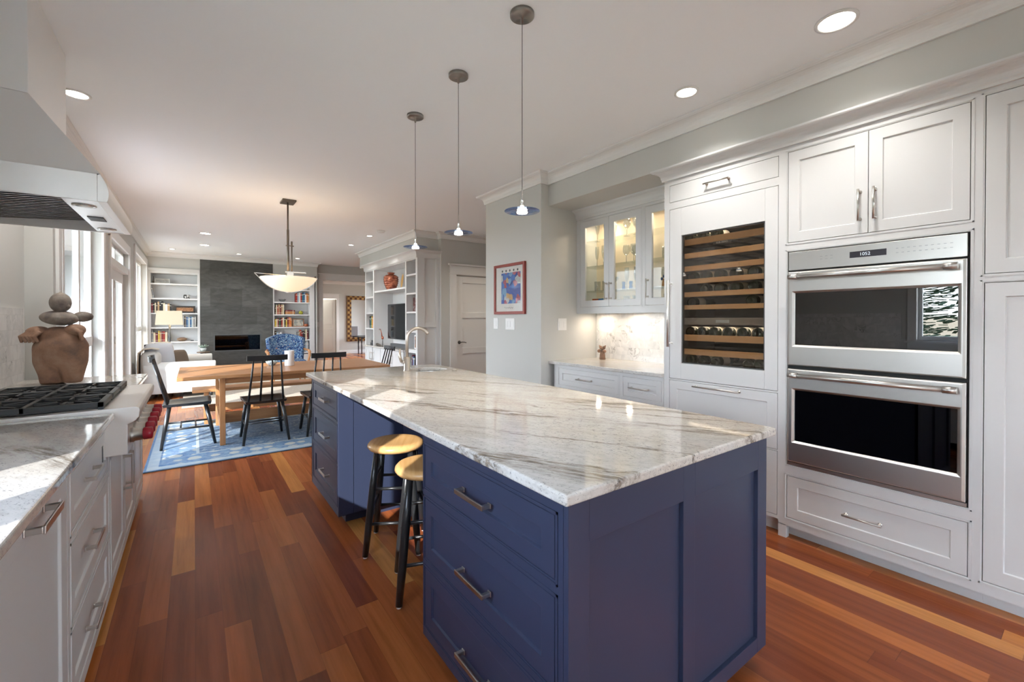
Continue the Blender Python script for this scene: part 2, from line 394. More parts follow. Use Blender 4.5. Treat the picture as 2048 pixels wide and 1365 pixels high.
def rugm():
    m = mat('blue_rug', (.1, .25, .45), .95); n = N(m); x, y, z = n.sep(n.pos())
    x0, x1, y0, y1 = -.36, 2.35, 4.89, 6.95
    dx = n.math('MINIMUM', n.math('SUBTRACT', x, x0), n.math('SUBTRACT', x1, x)); dy = n.math('MINIMUM', n.math('SUBTRACT', y, y0), n.math('SUBTRACT', y1, y)); d = n.math('MINIMUM', dx, dy)
    w1 = n.noise(n.pos(), 10, 6, .75, 1.5); w0 = n.noise(n.pos(), 4, 3)
    field = n.ramp(n.math('ADD', w1, n.math('MULTIPLY', w0, .25)), [(.42, (.36, .38, .36)), (.52, (.12, .20, .29)), (.60, (.02, .065, .16)), (.68, (.08, .17, .28)), (.78, (.38, .39, .36))])
    v = n.n('ShaderNodeTexVoronoi', feature='F1'); v.inputs['Scale'].default_value = 6.5; v.inputs['Randomness'].default_value = .45; n.l(n.pos(), v.inputs['Vector'])
    flower = n.ramp(n.math('ADD', v.outputs['Distance'], n.math('MULTIPLY', w1, .5)), [(.58, 1.), (.62, 0.)])
    bord = n.mix(flower, n.mix(n.ramp(w1, [(.4, 0.), (.6, 1.)]), (.03, .11, .26), (.14, .25, .36)), (.42, .42, .37))
    c = n.mix(n.math('LESS_THAN', d, .38), field, bord)
    for a, b, cc in ((.375, .40, (.42, .46, .45)), (.02, .10, (.38, .44, .46)), (.0, .02, (.05, .14, .28)), (.10, .115, (.05, .14, .28))):
        k = n.math('MULTIPLY', n.math('GREATER_THAN', d, a), n.math('LESS_THAN', d, b)); c = n.mix(n.math('MULTIPLY', k, .8), c, cc)
    c = n.mix(n.ramp(n.noise(n.map(n.pos(), (3, 60, 3)), 1, 4, .7), [(.4, 0.), (.75, .6)]), c, (.50, .53, .52)); n.col(c); n.bump(n.noise(n.pos(), 300, 2), .3, .003); return m
RUG = rugm()
BEIGE = mat('beige_rug', (.52, .47, .40), .95); n = N(BEIGE); n.col(n.ramp(n.noise(n.pos(), 60, 4), [(.3, (.33, .29, .24)), (.7, (.45, .41, .36))]))
SHADE = mat('linen_shade', (.50, .44, .34), .8, emit=(1, .74, .42), es=.12)
BOWLM = mat('alabaster_glass', (.85, .75, .62), .5, emit=(1, .72, .48), es=.48)
LEDM = mat('lamp_disc', (1, 1, 1), .5, emit=(1, .93, .82), es=9)
BULB = mat('halogen_bulb', (1, 1, 1), .3, emit=(1, .88, .72), es=6)
CLAY = mat('terracotta_figure', (.25, .14, .09), .7); n = N(CLAY); _f = n.noise(n.pos(), 9, 5, .65); n.col(n.ramp(_f, [(.3, (.17, .11, .085)), (.5, (.30, .17, .11)), (.7, (.36, .24, .17))])); n.bump(n.noise(n.pos(), 60, 4), .35, .004)
STONE = mat('grey_stone', (.24, .21, .19), .75); n = N(STONE); n.col(n.ramp(n.noise(n.pos(), 14, 5, .6), [(.3, (.13, .105, .10)), (.5, (.25, .21, .18)), (.7, (.38, .35, .31))])); n.bump(n.noise(n.pos(), 80, 3), .2, .002)
COPPER = mat('copper_glaze', (.33, .085, .045), .22, .35); n = N(COPPER); n.col(n.ramp(n.noise(n.pos(), 14, 4), [(.35, (.20, .05, .03)), (.65, (.50, .17, .09))]))
def vc(name, c, r=.6, **k): return mat(name, c, r, **k)
GOLD = mat('gold_checker', (.5, .3, .08), .4, .5); n = N(GOLD); ck = n.n('ShaderNodeTexChecker'); ck.inputs['Scale'].default_value = 11; n.l(n.pos(), ck.inputs[0]); ck.inputs[1].default_value = (.34, .20, .07, 1); ck.inputs[2].default_value = (.09, .035, .015, 1); n.col(ck.outputs[0])
MIRROR = mat('mirror', (.85, .85, .85), .01, 1)
GRASS = mat('lawn', (.14, .15, .07), .95); n = N(GRASS); n.col(n.ramp(n.noise(n.pos(), 1.5, 5), [(.3, (.12, .13, .06)), (.7, (.24, .22, .13))]))
SIDING = mat('white_siding', (.50, .51, .52), .6)
LEAF = mat('evergreen', (.03, .055, .025), .8); BARK = mat('bark', (.10, .07, .05), .9)
DECK = mat('deck_boards', (.30, .24, .20), .8)
# ================================================================ room shell
CZ = 2.77
def struct(o): o['kind'] = 'structure'; return o
struct(MB().box(-1.1, -4.15, -.12, 9, 18, 0).build('floor', FLOOR))
struct(MB().box(-1.1, -4.15, CZ, 9, 18, CZ+.12).build('ceiling', CEIL))
def wallx(name, x0, x1, y0, y1, holes, z1=CZ, m=WALL):
    mb = MB(); ys = sorted({y0, y1} | {h[0] for h in holes} | {h[1] for h in holes})
    for a, b in zip(ys, ys[1:]):
        c = (a+b)/2; hs = sorted([h for h in holes if h[0] < c < h[1]], key=lambda h: h[2]); z = 0
        for h in hs:
            if h[2] > z: mb.box(x0, a, z, x1, b, h[2])
            z = h[3]
        if z < z1: mb.box(x0, a, z, x1, b, z1)
    return struct(mb.build(name, m))
def wally(name, y0, y1, x0, x1, holes, z1=CZ, m=WALL):
    mb = MB(); xs = sorted({x0, x1} | {h[0] for h in holes} | {h[1] for h in holes})
    for a, b in zip(xs, xs[1:]):
        c = (a+b)/2; hs = sorted([h for h in holes if h[0] < c < h[1]], key=lambda h: h[2]); z = 0
        for h in hs:
            if h[2] > z: mb.box(a, y0, z, b, y1, h[2])
            z = h[3]
        if z < z1: mb.box(a, y0, z, b, y1, z1)
    return struct(mb.build(name, m))
W_FILL = (-3.7, -1.9, .95, 1.9)  # extra unseen window, added to light the right-hand cabinets
WA, WB = (.194, .73, 1.10, 2.34), (.813, 1.315, 1.10, 2.34)
XL, XK = -.80, -.94
wallx('wall_left_kitchen', XK-.12, XK, -4.15, 4.40, [W_FILL, WA, WB])
W1, DR, W3 = (4.56, 6.42, .38, 2.45), (6.97, 8.79, 0, 2.31), (9.66, 11.86, .42, 2.47)
wallx('wall_left', XL-.14, XL, 4.40, 12.5, [W1, DR, W3])
wallx('wall_far_right', 7.4, 7.5, 4.2, 17.6, [(13.2, 14.6, .5, 2.4), (15.2, 16.8, .5, 2.4)])  # both openings added to bring daylight into the next room
wallx('wall_right', 3.56, 3.68, -4.15, 3.32, [])
wally('wall_back', -4.15, -4.0, -1.1, 3.7, [(2.0, 3.35, .4, 2.5)])
struct(MB().box(2.777, 3.32, 0, 3.9, 4.327, CZ).build('wall_column', WALL))
struct(MB().box(2.872, -4.0, 2.462, 3.56, 3.32, CZ).build('wall_soffit', WALL))
wally('wall_hall', 6.55, 6.67, 3.32, 6.2, [(3.60, 4.42, 0, 2.075)])
struct(MB().box(6.1, 4.0, 0, 6.2, 6.6, CZ).build('wall_hall_end', WALL))
struct(MB().box(3.9, 4.2, 0, 6.2, 4.327, CZ).build('wall_hall_near', WALL))
struct(MB().box(3.335, 6.67, 0, 3.45, 9.66, CZ).build('wall_tv', WALL))
struct(MB().box(2.935, 6.66, 2.435, 3.335, 9.66, CZ).build('wall_tv_bulkhead', WALL))
wally('wall_far', 12.33, 12.43, -.94, 2.53, [])
struct(MB().box(2.53, 12.0, 0, 2.56, 12.43, CZ).build('wall_far_return', WALL))
struct(MB().box(-.8, 12.0, 2.425, 2.53, 12.33, CZ).build('wall_far_bulkhead', WALL))
wally('wall_opening', 12.30, 12.43, 2.56, 7.5, [(2.77, 4.6, 0, 2.36)])
wally('wall_next_room', 17.5, 17.6, 1.5, 7.5, [(3.86, 4.42, 0, 2.12)])
struct(MB().box(1.4, 12.43, 0, 1.5, 17.6, CZ).build('wall_next_left', WALL))
# crown mouldings
cp = crownprof(CZ, .10, .085)
tn = [0]
def trim(pts, prof, m=TRIMW):
    tn[0] += 1; return struct(molding(pts, prof, f'trim_{tn[0]}', m))
trim([(2.872, -4), (2.872, 3.32), (2.777, 3.32), (2.777, 4.327), (3.9, 4.327)], cp)
trim([(6.1, 6.55), (3.32, 6.55), (3.32, 6.66), (2.935, 6.66), (2.935, 9.66), (3.45, 9.66)][::-1] and [(6.1, 6.55), (3.32, 6.55), (3.32, 6.66), (2.935, 6.66), (2.935, 9.66), (3.45, 9.66)][::-1], [(-a, b) for a, b in cp])
trim([(2.56, 12.43), (2.56, 12.0), (XL, 12.0), (XL, 4.40), (XK, 4.40), (XK, -4)], cp)
trim([(7.4, 17.5), (1.5, 17.5)], cp)
bp = [(0, 0), (.016, 0), (.016, .11), (.008, .13), (0, .13)]
trim([(7.4, 17.5), (4.52, 17.5)], bp); trim([(2.777, 3.32), (2.777, 4.327), (3.9, 4.327)], bp)
trim([(4.1, 3.9), (4.1, 3.9001)], bp) if False else None
# door / opening casings (flat craftsman casing with header)
def casing(pl, u0, u1, top, wd=.10, name='casing', head=.14, parent=None, left=True, right=True):
    mb = MB()
    if left: pbox(mb, pl, u0-wd, 0, u0, top, 0, .02)
    if right: pbox(mb, pl, u1, 0, u1+wd, top, 0, .02)
    pbox(mb, pl, u0-wd-.012, top, u1+wd+.012, top+.02, 0, .03)
    pbox(mb, pl, u0-wd, top+.02, u1+wd, top+.02+head, 0, .022)
    pbox(mb, pl, u0-wd-.03, top+.02+head, u1+wd+.03, top+.02+head+.028, 0, .045)
    return mb
tn[0] += 1; struct(casing(PY(12.30, -1), 2.77, 4.6, 2.36, .10).build(f'trim_{tn[0]}', TRIMW, bevel=.002))
tn[0] += 1; struct(casing(PY(17.5, -1), 3.86, 4.42, 2.12, .10).build(f'trim_{tn[0]}', TRIMW))
# hall door, door_1
d1 = MB(); pl = PY(6.585, -1)
d1 = bpy.data.objects.new('door_1', None); C.objects.link(d1); d1.location = (4.0, 6.6, 0); d1['kind'] = 'structure'
mb = MB()
mb.box(3.615, 6.585, .01, 4.41, 6.62, 2.07)
D = mb.build('door_leaf', TRIMW, d1)
mb = MB()
for (a, b, c, d) in ((3.615, .01, 3.735, 2.07), (4.29, .01, 4.41, 2.07)): pbox(mb, pl, a, b, c, d, 0, .02)
for (b, d) in ((.01, .22), (.738, .838), (1.35, 1.446), (1.955, 2.07)): pbox(mb, pl, 3.735, b, 4.29, d, 0, .02)
mb.build('door_rails', TRIMW, d1, bevel=.002)
mb = MB(); mb.lathe([(0, 0), (.03, 0), (.03, .008), (.012, .012), (.012, .05), (0, .05)], n=20)
for v in mb.bm.verts: v.co = (3.672+v.co.x, 6.573-v.co.z, .935+v.co.y)
mb.tube([(3.672, 6.53, .935), (3.71, 6.528, .94), (3.75, 6.528, .937), (3.79, 6.53, .925)], [.009, .008, .007, .006], 10)
mb.build('door_handle', GREY, d1)
casing(PY(6.55, -1), 3.60, 4.42, 2.09, .12, head=.13).build('door_casing', TRIMW, d1, bevel=.002)
mb = MB(); mb.box(3.60, 6.56, 0, 3.613, 6.66, 2.075).build('door_jamb', TRIMW, d1)
# next room door, door_2 (ajar white panel leaf)
d2 = bpy.data.objects.new('door_2', None); C.objects.link(d2); d2.location = (4.2, 17.6, 0); d2['kind'] = 'structure'
mb = MB(); u = Vector((-.35, .55, 0)).normalized(); nrm = Vector((-u.y, u.x, 0))
mb.obox((4.41+u.x*.35, 17.55+u.y*.35, 1.05), u, nrm, (0, 0, 1), .35, .018, 1.04); mb.build('door_leaf', TRIMW, d2)
mb = MB()
for zc, hz in ((1.55, .42), (.55, .42)):
    mb.obox(Vector((4.41+u.x*.35, 17.55+u.y*.35, zc)) + nrm*.02, u, nrm, (0, 0, 1), .22, .006, hz)
mb.build('door_panel', TRIMW, d2, bevel=.004)
struct(MB().box(3, 19.5, 0, 5, 19.6, CZ).build('wall_beyond', WALL)); struct(MB().box(2.9, 17.6, 0, 3, 19.6, CZ).build('wall_beyond_left', WALL)); struct(MB().box(5, 17.6, 0, 5.1, 19.6, CZ).build('wall_beyond_right', WALL)); struct(MB().box(2.9, 18, -.12, 5.1, 19.6, 0).build('floor_beyond', FLOOR)); struct(MB().box(2.9, 18, CZ, 5.1, 19.6, CZ+.1).build('ceiling_beyond', CEIL))
lamp('far_room_lamp', 'POINT', (4.2, 18.6, 2.2), 40, (1, .92, .8), shadow_soft_size=.1)
for x, y in ((3.6, 14.6), (5.2, 15.6)): lamp('next_room_fill', 'SPOT', (x, y, CZ-.03), 60, (1, .93, .82), spot_size=R(150), spot_blend=.9, shadow_soft_size=.08)  # added fill spots without fixtures, brighten the next room
lamp('hall_lamp', 'SPOT', (4.0, 5.5, CZ-.03), 26, (1, .86, .66), spot_size=R(140), spot_blend=.8, shadow_soft_size=.06)
# exterior windows in the left wall: casing, sashes, panes
wn_ = [0]
def window(x, thick, y0, y1, z0, z1, mull=(), rails=(), sill=True, stile=.05, cas=.10, railh=.05, name=None, head=.12):
    wn_[0] += 1; o = bpy.data.objects.new(name or f'window_{wn_[0]}', None); C.objects.link(o); o.location = (x, (y0+y1)/2, z0); o['kind'] = 'structure'
    pl = PX(x, 1); mb = MB()
    pbox(mb, pl, y0-cas, z0-.02, y0, z1, 0, .02); pbox(mb, pl, y1, z0-.02, y1+cas, z1, 0, .02)
    pbox(mb, pl, y0-cas, z1, y1+cas, z1+head, 0, .022)
    mb.build('window_casing', TRIMW, o, bevel=.002)
    if sill: pbox(pbox(MB(), pl, y0-cas-.02, z0-.045, y1+cas+.02, z0-.02, -.02, .05), pl, y0-cas, z0-.13, y1+cas, z0-.045, 0, .018).build('window_sill', TRIMW, o, bevel=.002)
    mb = MB(); a, b = -thick+.02, -thick+.06
    cuts = [y0] + list(mull) + [y1]
    for i, (c, d) in enumerate(zip(cuts, cuts[1:])):
        e0 = stile if i == 0 else stile*.7; e1 = stile if i == len(cuts)-2 else stile*.7
        pbox(mb, pl, c, z0, c+e0, z1, a, b); pbox(mb, pl, d-e1, z0, d, z1, a, b)
        pbox(mb, pl, c+e0, z0, d-e1, z0+stile, a, b); pbox(mb, pl, c+e0, z1-stile, d-e1, z1, a, b)
        for r in rails: pbox(mb, pl, c+e0, r-railh/2, d-e1, r+railh/2, a, b+.01)
    mb.build('window_frame', TRIMW, o)
    pbox(MB(), pl, y0, z0, y1, z1, -thick+.036, -thick+.040).build('window_pane', PANE, o)
    return o
window(XK, .12, *W_FILL, mull=(-2.8,), cas=.08, stile=.035, head=.1); window(XK, .12, *WA, cas=.08, stile=.035, head=.1); window(XK, .12, *WB, cas=.08, stile=.035, head=.1)
window(XL, .14, *W1, mull=(5.18, 5.80), rails=(1.10,), stile=.05, railh=.10)
window(XL, .14, *W3, mull=(10.4, 11.13), rails=(1.14,), stile=.05, railh=.09)
# glass patio door with transom, door_3
o = bpy.data.objects.new('door_3', None); C.objects.link(o); o.location = (XL, 7.88, 0); o['kind'] = 'structure'
pl = PX(XL, 1); mb = MB()
for y in (6.97, 8.79): pbox(mb, pl, y-.09 if y < 8 else y, 0, y if y < 8 else y+.09, 2.33, 0, .02)
pbox(mb, pl, 6.88, 2.31, 8.88, 2.43, 0, .022); pbox(mb, pl, 6.97, 2.00, 8.79, 2.09, -.13, .0)
mb.build('door_casing', TRIMW, o, bevel=.002)
mb = MB()
for c, d in ((6.97, 7.88), (7.88, 8.79)):
    pbox(mb, pl, c, 0, c+.12, 2.0, -.10, -.06); pbox(mb, pl, d-.12, 0, d, 2.0, -.10, -.06)
    pbox(mb, pl, c+.12, 0, d-.12, .25, -.10, -.06); pbox(mb, pl, c+.12, 1.86, d-.12, 2.0, -.10, -.06)
mb.build('door_leaf', TRIMW, o, bevel=.002)
pbox(MB(), pl, 6.99, .2, 8.77, 1.9, -.082, -.078).build('door_pane', PANE, o)
mb = MB(); pbox(mb, pl, 6.97, 2.09, 7.03, 2.31, -.10, -.05); pbox(mb, pl, 8.73, 2.09, 8.79, 2.31, -.10, -.05); pbox(mb, pl, 7.85, 2.09, 7.91, 2.31, -.10, -.05); pbox(mb, pl, 6.97, 2.27, 8.79, 2.31, -.1, -.05); mb.build('transom_frame', TRIMW, o)
pbox(MB(), pl, 7.0, 2.09, 8.76, 2.28, -.082, -.078).build('transom_pane', PANE, o)
mb = MB()
for z in (.3, 1.05, 1.8): pbox(mb, pl, 7.87, z-.05, 7.90, z+.05, -.06, -.05)
mb.build('hinge', NICKEL, o)
mb = MB(); mb.tube([pl(7.05, .98, -.06), pl(7.05, .98, -.01), pl(7.16, .98, -.01)], .009, 8); pbox(mb, pl, 7.03, .9, 7.07, 1.1, -.06, -.052); mb.build('door_handle', NICKEL, o)
# back-wall window, unseen behind the camera, added to let in fill light
for i, (a, b) in enumerate(((2.0, 3.35),)):
    wn_[0] += 1; o = bpy.data.objects.new(f'window_{wn_[0]}', None); C.objects.link(o); o.location = ((a+b)/2, -4, .8); o['kind'] = 'structure'
    pl = PY(-4.0, 1); mb = MB()
    for c, d, e, f in ((a-.09, .3, a, 2.6), (b, .3, b+.09, 2.6), (a, 2.5, b, 2.6), (a, .3, b, .4)): pbox(mb, pl, c, d, e, f, 0, .02)
    for c in (a, (a+b)/2-.03, b-.06): pbox(mb, pl, c, .4, c+.06, 2.5, -.1, -.05)
    mb.build('window_frame', TRIMW, o)
    pbox(MB(), pl, a, .4, b, 2.5, -.08, -.076).build('window_pane', PANE, o)
# exterior
g = struct(MB().box(-60, -40, -.6, 60, 60, -.45).build('ground', GRASS))
struct(MB().box(-4.6, 3.5, -.45, -.94, 13.5, -.06).build('ground_deck', DECK))
struct(MB().box(-2.4, 4.2, 2.72, -.94, 6.9, 2.86).box(-3.5, 6.9, 2.72, -.94, 13.5, 2.86).build('ceiling_sky_blocker', SIDING))  # unseen roof slabs, added to hold skylight off the far left windows
wing = bpy.data.objects.new('wall_exterior', None); C.objects.link(wing); wing.location = (-3, 13.6, 0); wing['kind'] = 'structure'
MB().box(-5.2, 13.5, -.45, -.94, 13.8, 3.2).build('siding', SIDING, wing)
mb = MB(); x = -5.1
while x < -.95: mb.box(x, 13.455, -.45, x+.05, 13.5, 3.2); x += .21
mb.box(-5.2, 13.4, 2.9, -.94, 13.5, 3.3); mb.build('battens', SIDING, wing)
# ================================================================ kitchen: right-hand tall cabinets
XC = 2.905; pc = PX(XC, -1)
# --- wine tower
t = thing('tall_cabinet', 'white inset cabinet tower built around the wine cooler', 'cabinet', (3.2, 1.6, 0))
mb = MB(); frame_boxes(mb, pc, 1.20, .10, 2.01, 2.40, [(1.205, 2.205, 1.965, 2.335), (1.205, .885, 1.965, 2.155), (1.205, .525, 1.965, .875), (1.205, .12, 1.965, .518)], bead=0)
frame_boxes(mb, pc, 1.20, .10, 2.01, 2.40, [(1.205, 2.205, 1.965, 2.335)], t=.001) if False else None
mb.box(XC+.02, 1.99, .10, 3.55, 2.01, 2.40); mb.box(XC+.02, 1.20, .10, 3.55, 1.215, 2.40); mb.box(XC+.03, 1.2, 2.38, 3.55, 2.01, 2.40)
mb.box(XC+.024, 1.215, .10, XC+.03, 1.99, .88); mb.box(XC+.024, 1.215, 2.16, XC+.03, 1.99, 2.40); mb.box(XC+.07, 1.2, 0, XC+.09, 2.01, .10)
mb.build('carcass', WHITE, t)
d = slabfront(pc, 1.208, 2.208, 1.962, 2.332).build('top_drawer', WHITE, t, bevel=.0015); barpull(pc, 1.592, 2.274, .18, mat=NICKEL, parent=d)
d = shaker(pc, 1.208, .528, 1.962, .872, rail=.06, rec=.004).build('drawer', WHITE, t, bevel=.0012); barpull(pc, 1.593, .85, .33, mat=NICKEL, parent=d)
d = shaker(pc, 1.208, .123, 1.962, .515, rail=.06, rec=.004).build('drawer', WHITE, t, bevel=.0012)
# --- wine cooler
wc = thing('wine_cooler', 'built-in wine cooler with white panelled glass door and wooden racks', 'wine cooler', (3.2, 1.58, .88))
mb = MB(); frame_boxes(mb, pc, 1.208, .888, 1.962, 2.152, [(1.284, 1.005, 1.867, 1.948)], t=.03, bead=0); dd = mb.build('door', WHITE, wc, bevel=.0015)
mb = MB()
for a in ((1.286, 1.007, 1.292, 1.946), (1.859, 1.007, 1.865, 1.946), (1.286, 1.007, 1.865, 1.013), (1.286, 1.94, 1.865, 1.946)): pbox(mb, pc, *a, -.03, -.006)
mb.build('glass_trim', GREY, dd)
pbox(MB(), pc, 1.29, 1.01, 1.862, 1.943, -.014, -.009).build('door_glass', SMOKE, dd)
h = MB(); a = pc
h.tube([a(1.945, 1.125, .05), a(1.945, 1.62, .05)], .009, 14)
for z in (1.15, 1.595): h.tube([a(1.945, z, 0), a(1.945, z, .05)], .007, 10); h.tube([a(1.945, z, .0), a(1.945, z, .006)], .011, 12)
h.build('door_handle', STEELZ, dd)
mb = MB(); x0, x1 = XC+.035, 3.50
mb.box(x1, 1.23, .96, x1+.02, 1.95, 2.10); mb.box(x0, 1.225, .96, x1, 1.24, 2.10); mb.box(x0, 1.94, .96, x1, 1.955, 2.10); mb.box(x0, 1.225, 2.02, x1, 1.955, 2.06); mb.box(x0, 1.225, .93, x1, 1.955, .96)
mb.build('interior_liner', mat('cooler_liner', (.20, .19, .18), .5), wc)
SH = [(1.918, 1.874), (1.815, 1.778), (1.720, 1.683), (1.625, 1.590), (1.529, 1.494), (1.434, 1.401), (1.217, 1.172), (1.112, 1.070), (1.010, .985)]
for i, (a_, b_) in enumerate(SH):
    mb = MB(); mb.box(2.945, 1.245, b_, 2.963, 1.937, a_)
    sh = mb.build('shelf', RACKW, wc, bevel=.001)
    mb = MB()
    for y in (1.26, 1.42, 1.58, 1.74, 1.92): mb.box(2.963, y-.006, b_+.004, 3.47, y+.006, b_+.018)
    for x in (3.05, 3.2, 3.35, 3.46): mb.tube([(x, 1.25, b_+.012), (x, 1.93, b_+.012)], .003, 6)
    mb.build('shelf_rack', BLACKM, sh)
MB().box(2.95, 1.245, 1.29, 3.48, 1.937, 1.34).build('divider', mat('cooler_divider', (.28, .26, .23), .4), wc)
for zz, en in ((2.015, .9), (1.285, .3)): lamp('cooler_fill', 'AREA', (3.02, 1.58, zz), en, (1, .86, .68), shape='RECTANGLE', size=.03, size_y=.6)  # fill strips added inside the cooler so the racks and bottles show
# --- wine bottles
GLB = mat('bottle_glass', (.015, .025, .012), .08, spec=.7); LBL = mat('bottle_label', (.72, .68, .60), .7)
wb = thing('wine_bottle', 'x', 'bottle', (0, 0, 0), 'wine bottles in the cooler')
MB().lathe([(0, .012), (.018, .004), (.034, 0), (.0375, .006), (.0375, .19), (.033, .215), (.015, .245), (.0135, .3), (.0145, .302), (.0145, .315), (0, .315)], n=24, ax='x').build('bottle_body', GLB, wb)
MB().lathe([(.0379, .05), (.0379, .14)], n=24, ax='x').build('label', LBL, wb)
first = True; rows = {0: [1.85, 1.75, 1.65], 3: [1.83, 1.73, 1.62, 1.51, 1.39], 4: [1.73, 1.62, 1.51, 1.39], 5: [1.83, 1.40], 6: [1.84, 1.75, 1.66, 1.56, 1.46, 1.36], 8: [1.84, 1.74, 1.645, 1.42, 1.35]}
RN = ['top', 'second', 'third', 'fourth', 'fifth', 'sixth', 'seventh', 'eighth', 'lowest']
for k, ys in rows.items():
    for j, y in enumerate(ys):
        lab = f'dark wine bottle lying {ORD[j]} from the left on the {RN[k]} wooden rack of the cooler'
        L = (2.975, y, SH[k][0] + .020)
        if first: wb.location = L; wb['label'] = lab; first = False
        else: dup(wb, L, label=lab)
def text(s_, loc, size, axis, m, parent, name='badge_text', ext=.0003):
    cu = bpy.data.curves.new(name, 'FONT'); cu.body = s_; cu.size = size; cu.extrude = ext; cu.align_x = 'CENTER'; cu.align_y = 'CENTER'
    cu.materials.append(m); o = bpy.data.objects.new(name, cu); C.objects.link(o); o.parent = parent
    o.location = Vector(loc) - rootloc(parent); o.rotation_euler = axis
    bpy.context.view_layer.update(); me = bpy.data.meshes.new_from_object(o.evaluated_get(bpy.context.evaluated_depsgraph_get()))
    q = bpy.data.objects.new(name, me); C.objects.link(q); q.parent = parent; q.location = o.location; q.rotation_euler = axis
    bpy.data.objects.remove(o); bpy.data.curves.remove(cu); q.name = name; return q
FX = (R(90), 0, R(-90))
LT = mat('lettering', (.75, .75, .75), .4)
b = MB().box(2.941, 1.515, 1.852, 2.9445, 1.645, 1.872).build('badge', GREY, wc); text('SUB-ZERO', (2.9405, 1.58, 1.862), .018, FX, LT, b)
b = MB().box(2.946, 1.53, 1.305, 2.949, 1.625, 1.325).build('badge', mat('badge_silver', (.5, .55, .55), .4, .6), wc)
# --- oven tower
t = thing('tall_cabinet', 'white inset cabinet tower around the double oven, two doors above and a drawer below', 'cabinet', (3.2, .78, 0))
mb = MB(); frame_boxes(mb, pc, .345, .075, 1.20, 2.40, [(.384, 1.79, 1.154, 2.337), (.384, .45, 1.154, 1.737), (.384, .128, 1.154, .384)])
mb.box(XC, 1.155, 0, XC+.04, 1.20, .08); mb.box(XC+.075, .3455, 0, XC+.09, 1.19, .08)
mb.box(XC+.024, .36, 1.76, XC+.03, 1.18, 2.40); mb.box(XC+.024, .36, .1, XC+.03, 1.18, .42); mb.box(XC+.02, 1.18, .075, 3.55, 1.195, 2.40); mb.box(XC+.02, .347, .075, 3.55, .36, 2.40)
mb.build('carcass', WHITE, t)
for a, b, hy in ((.766, 1.151, .80), (.387, .763, .735)):
    d = shaker(pc, a, 1.793, b, 2.334, rail=.058).build('door', WHITE, t, bevel=.0012); barpull(pc, hy, 1.942, .17, vert=True, mat=NICKEL, parent=d)
d = shaker(pc, .387, .131, 1.151, .381, rail=.056).build('drawer', WHITE, t, bevel=.0012); barpull(pc, .78, .252, .172, mat=NICKEL, parent=d)
# --- pantry
t = thing('tall_cabinet', 'white shaker pantry cabinet cut off by the right edge, beside the oven tower', 'cabinet', (3.2, 0, 0))
mb = MB(); frame_boxes(mb, pc, -.35, .075, .345, 2.40, [(-.31, 1.535, .340, 2.345), (-.31, .133, .340, 1.497)])
mb.box(XC+.075, -.35, 0, XC+.09, .345, .08); mb.box(XC+.024, -.34, .1, XC+.03, .345, 2.4); mb.build('carcass', WHITE, t)
shaker(pc, -.307, 1.538, .337, 2.342, rail=.062).build('door', WHITE, t, bevel=.0012)
shaker(pc, -.307, .136, .337, 1.494, rail=.062).build('door', WHITE, t, bevel=.0012)
# tower crown
struct(molding([(XC, -.35), (XC, 2.01), (3.4, 2.01)], crownprof(2.458, .085, .075), 'trim_20', WHITE))
# --- double oven
ov = thing('double_oven', 'stainless steel double wall oven with a black display and two bar handles', 'oven', (3.1, .77, .45))
po = PX(XC-.004, -1)
pbox(MB(), po, .392, 1.622, 1.144, 1.731, -.02, .004).build('control_panel', STEEL, ov, bevel=.002)
mb = MB(); mb.box(XC+.012, .386, .45, XC+.02, 1.152, 1.735); mb.box(XC+.02, .39, .45, XC+.5, .395, 1.73); mb.build('housing', DARK, ov)
ds = pbox(MB(), po, .685, 1.664, .842, 1.697, .003, .0055).build('display', mat('display_black', (.035, .035, .045), .25), ov)
text('1052', po(.775, 1.680, .0062), .024, FX, mat('display_digits', (.5, .55, .6), .4, emit=(.6, .7, .8), es=.5), ds, 'display_digits')
mb = MB()
for y in (.92, .945, .97): 
    for z in (1.672, 1.688): pbox(mb, po, y, z, y+.012, z+.004, .004, .0045)
for k in range(10):
    for z in (1.668, 1.69): pbox(mb, po, .44+.022*k, z, .44+.022*k+.010, z+.004, .004, .0045)
mb.build('touch_marks', mat('mark_grey', (.38, .38, .38), .4), ov)
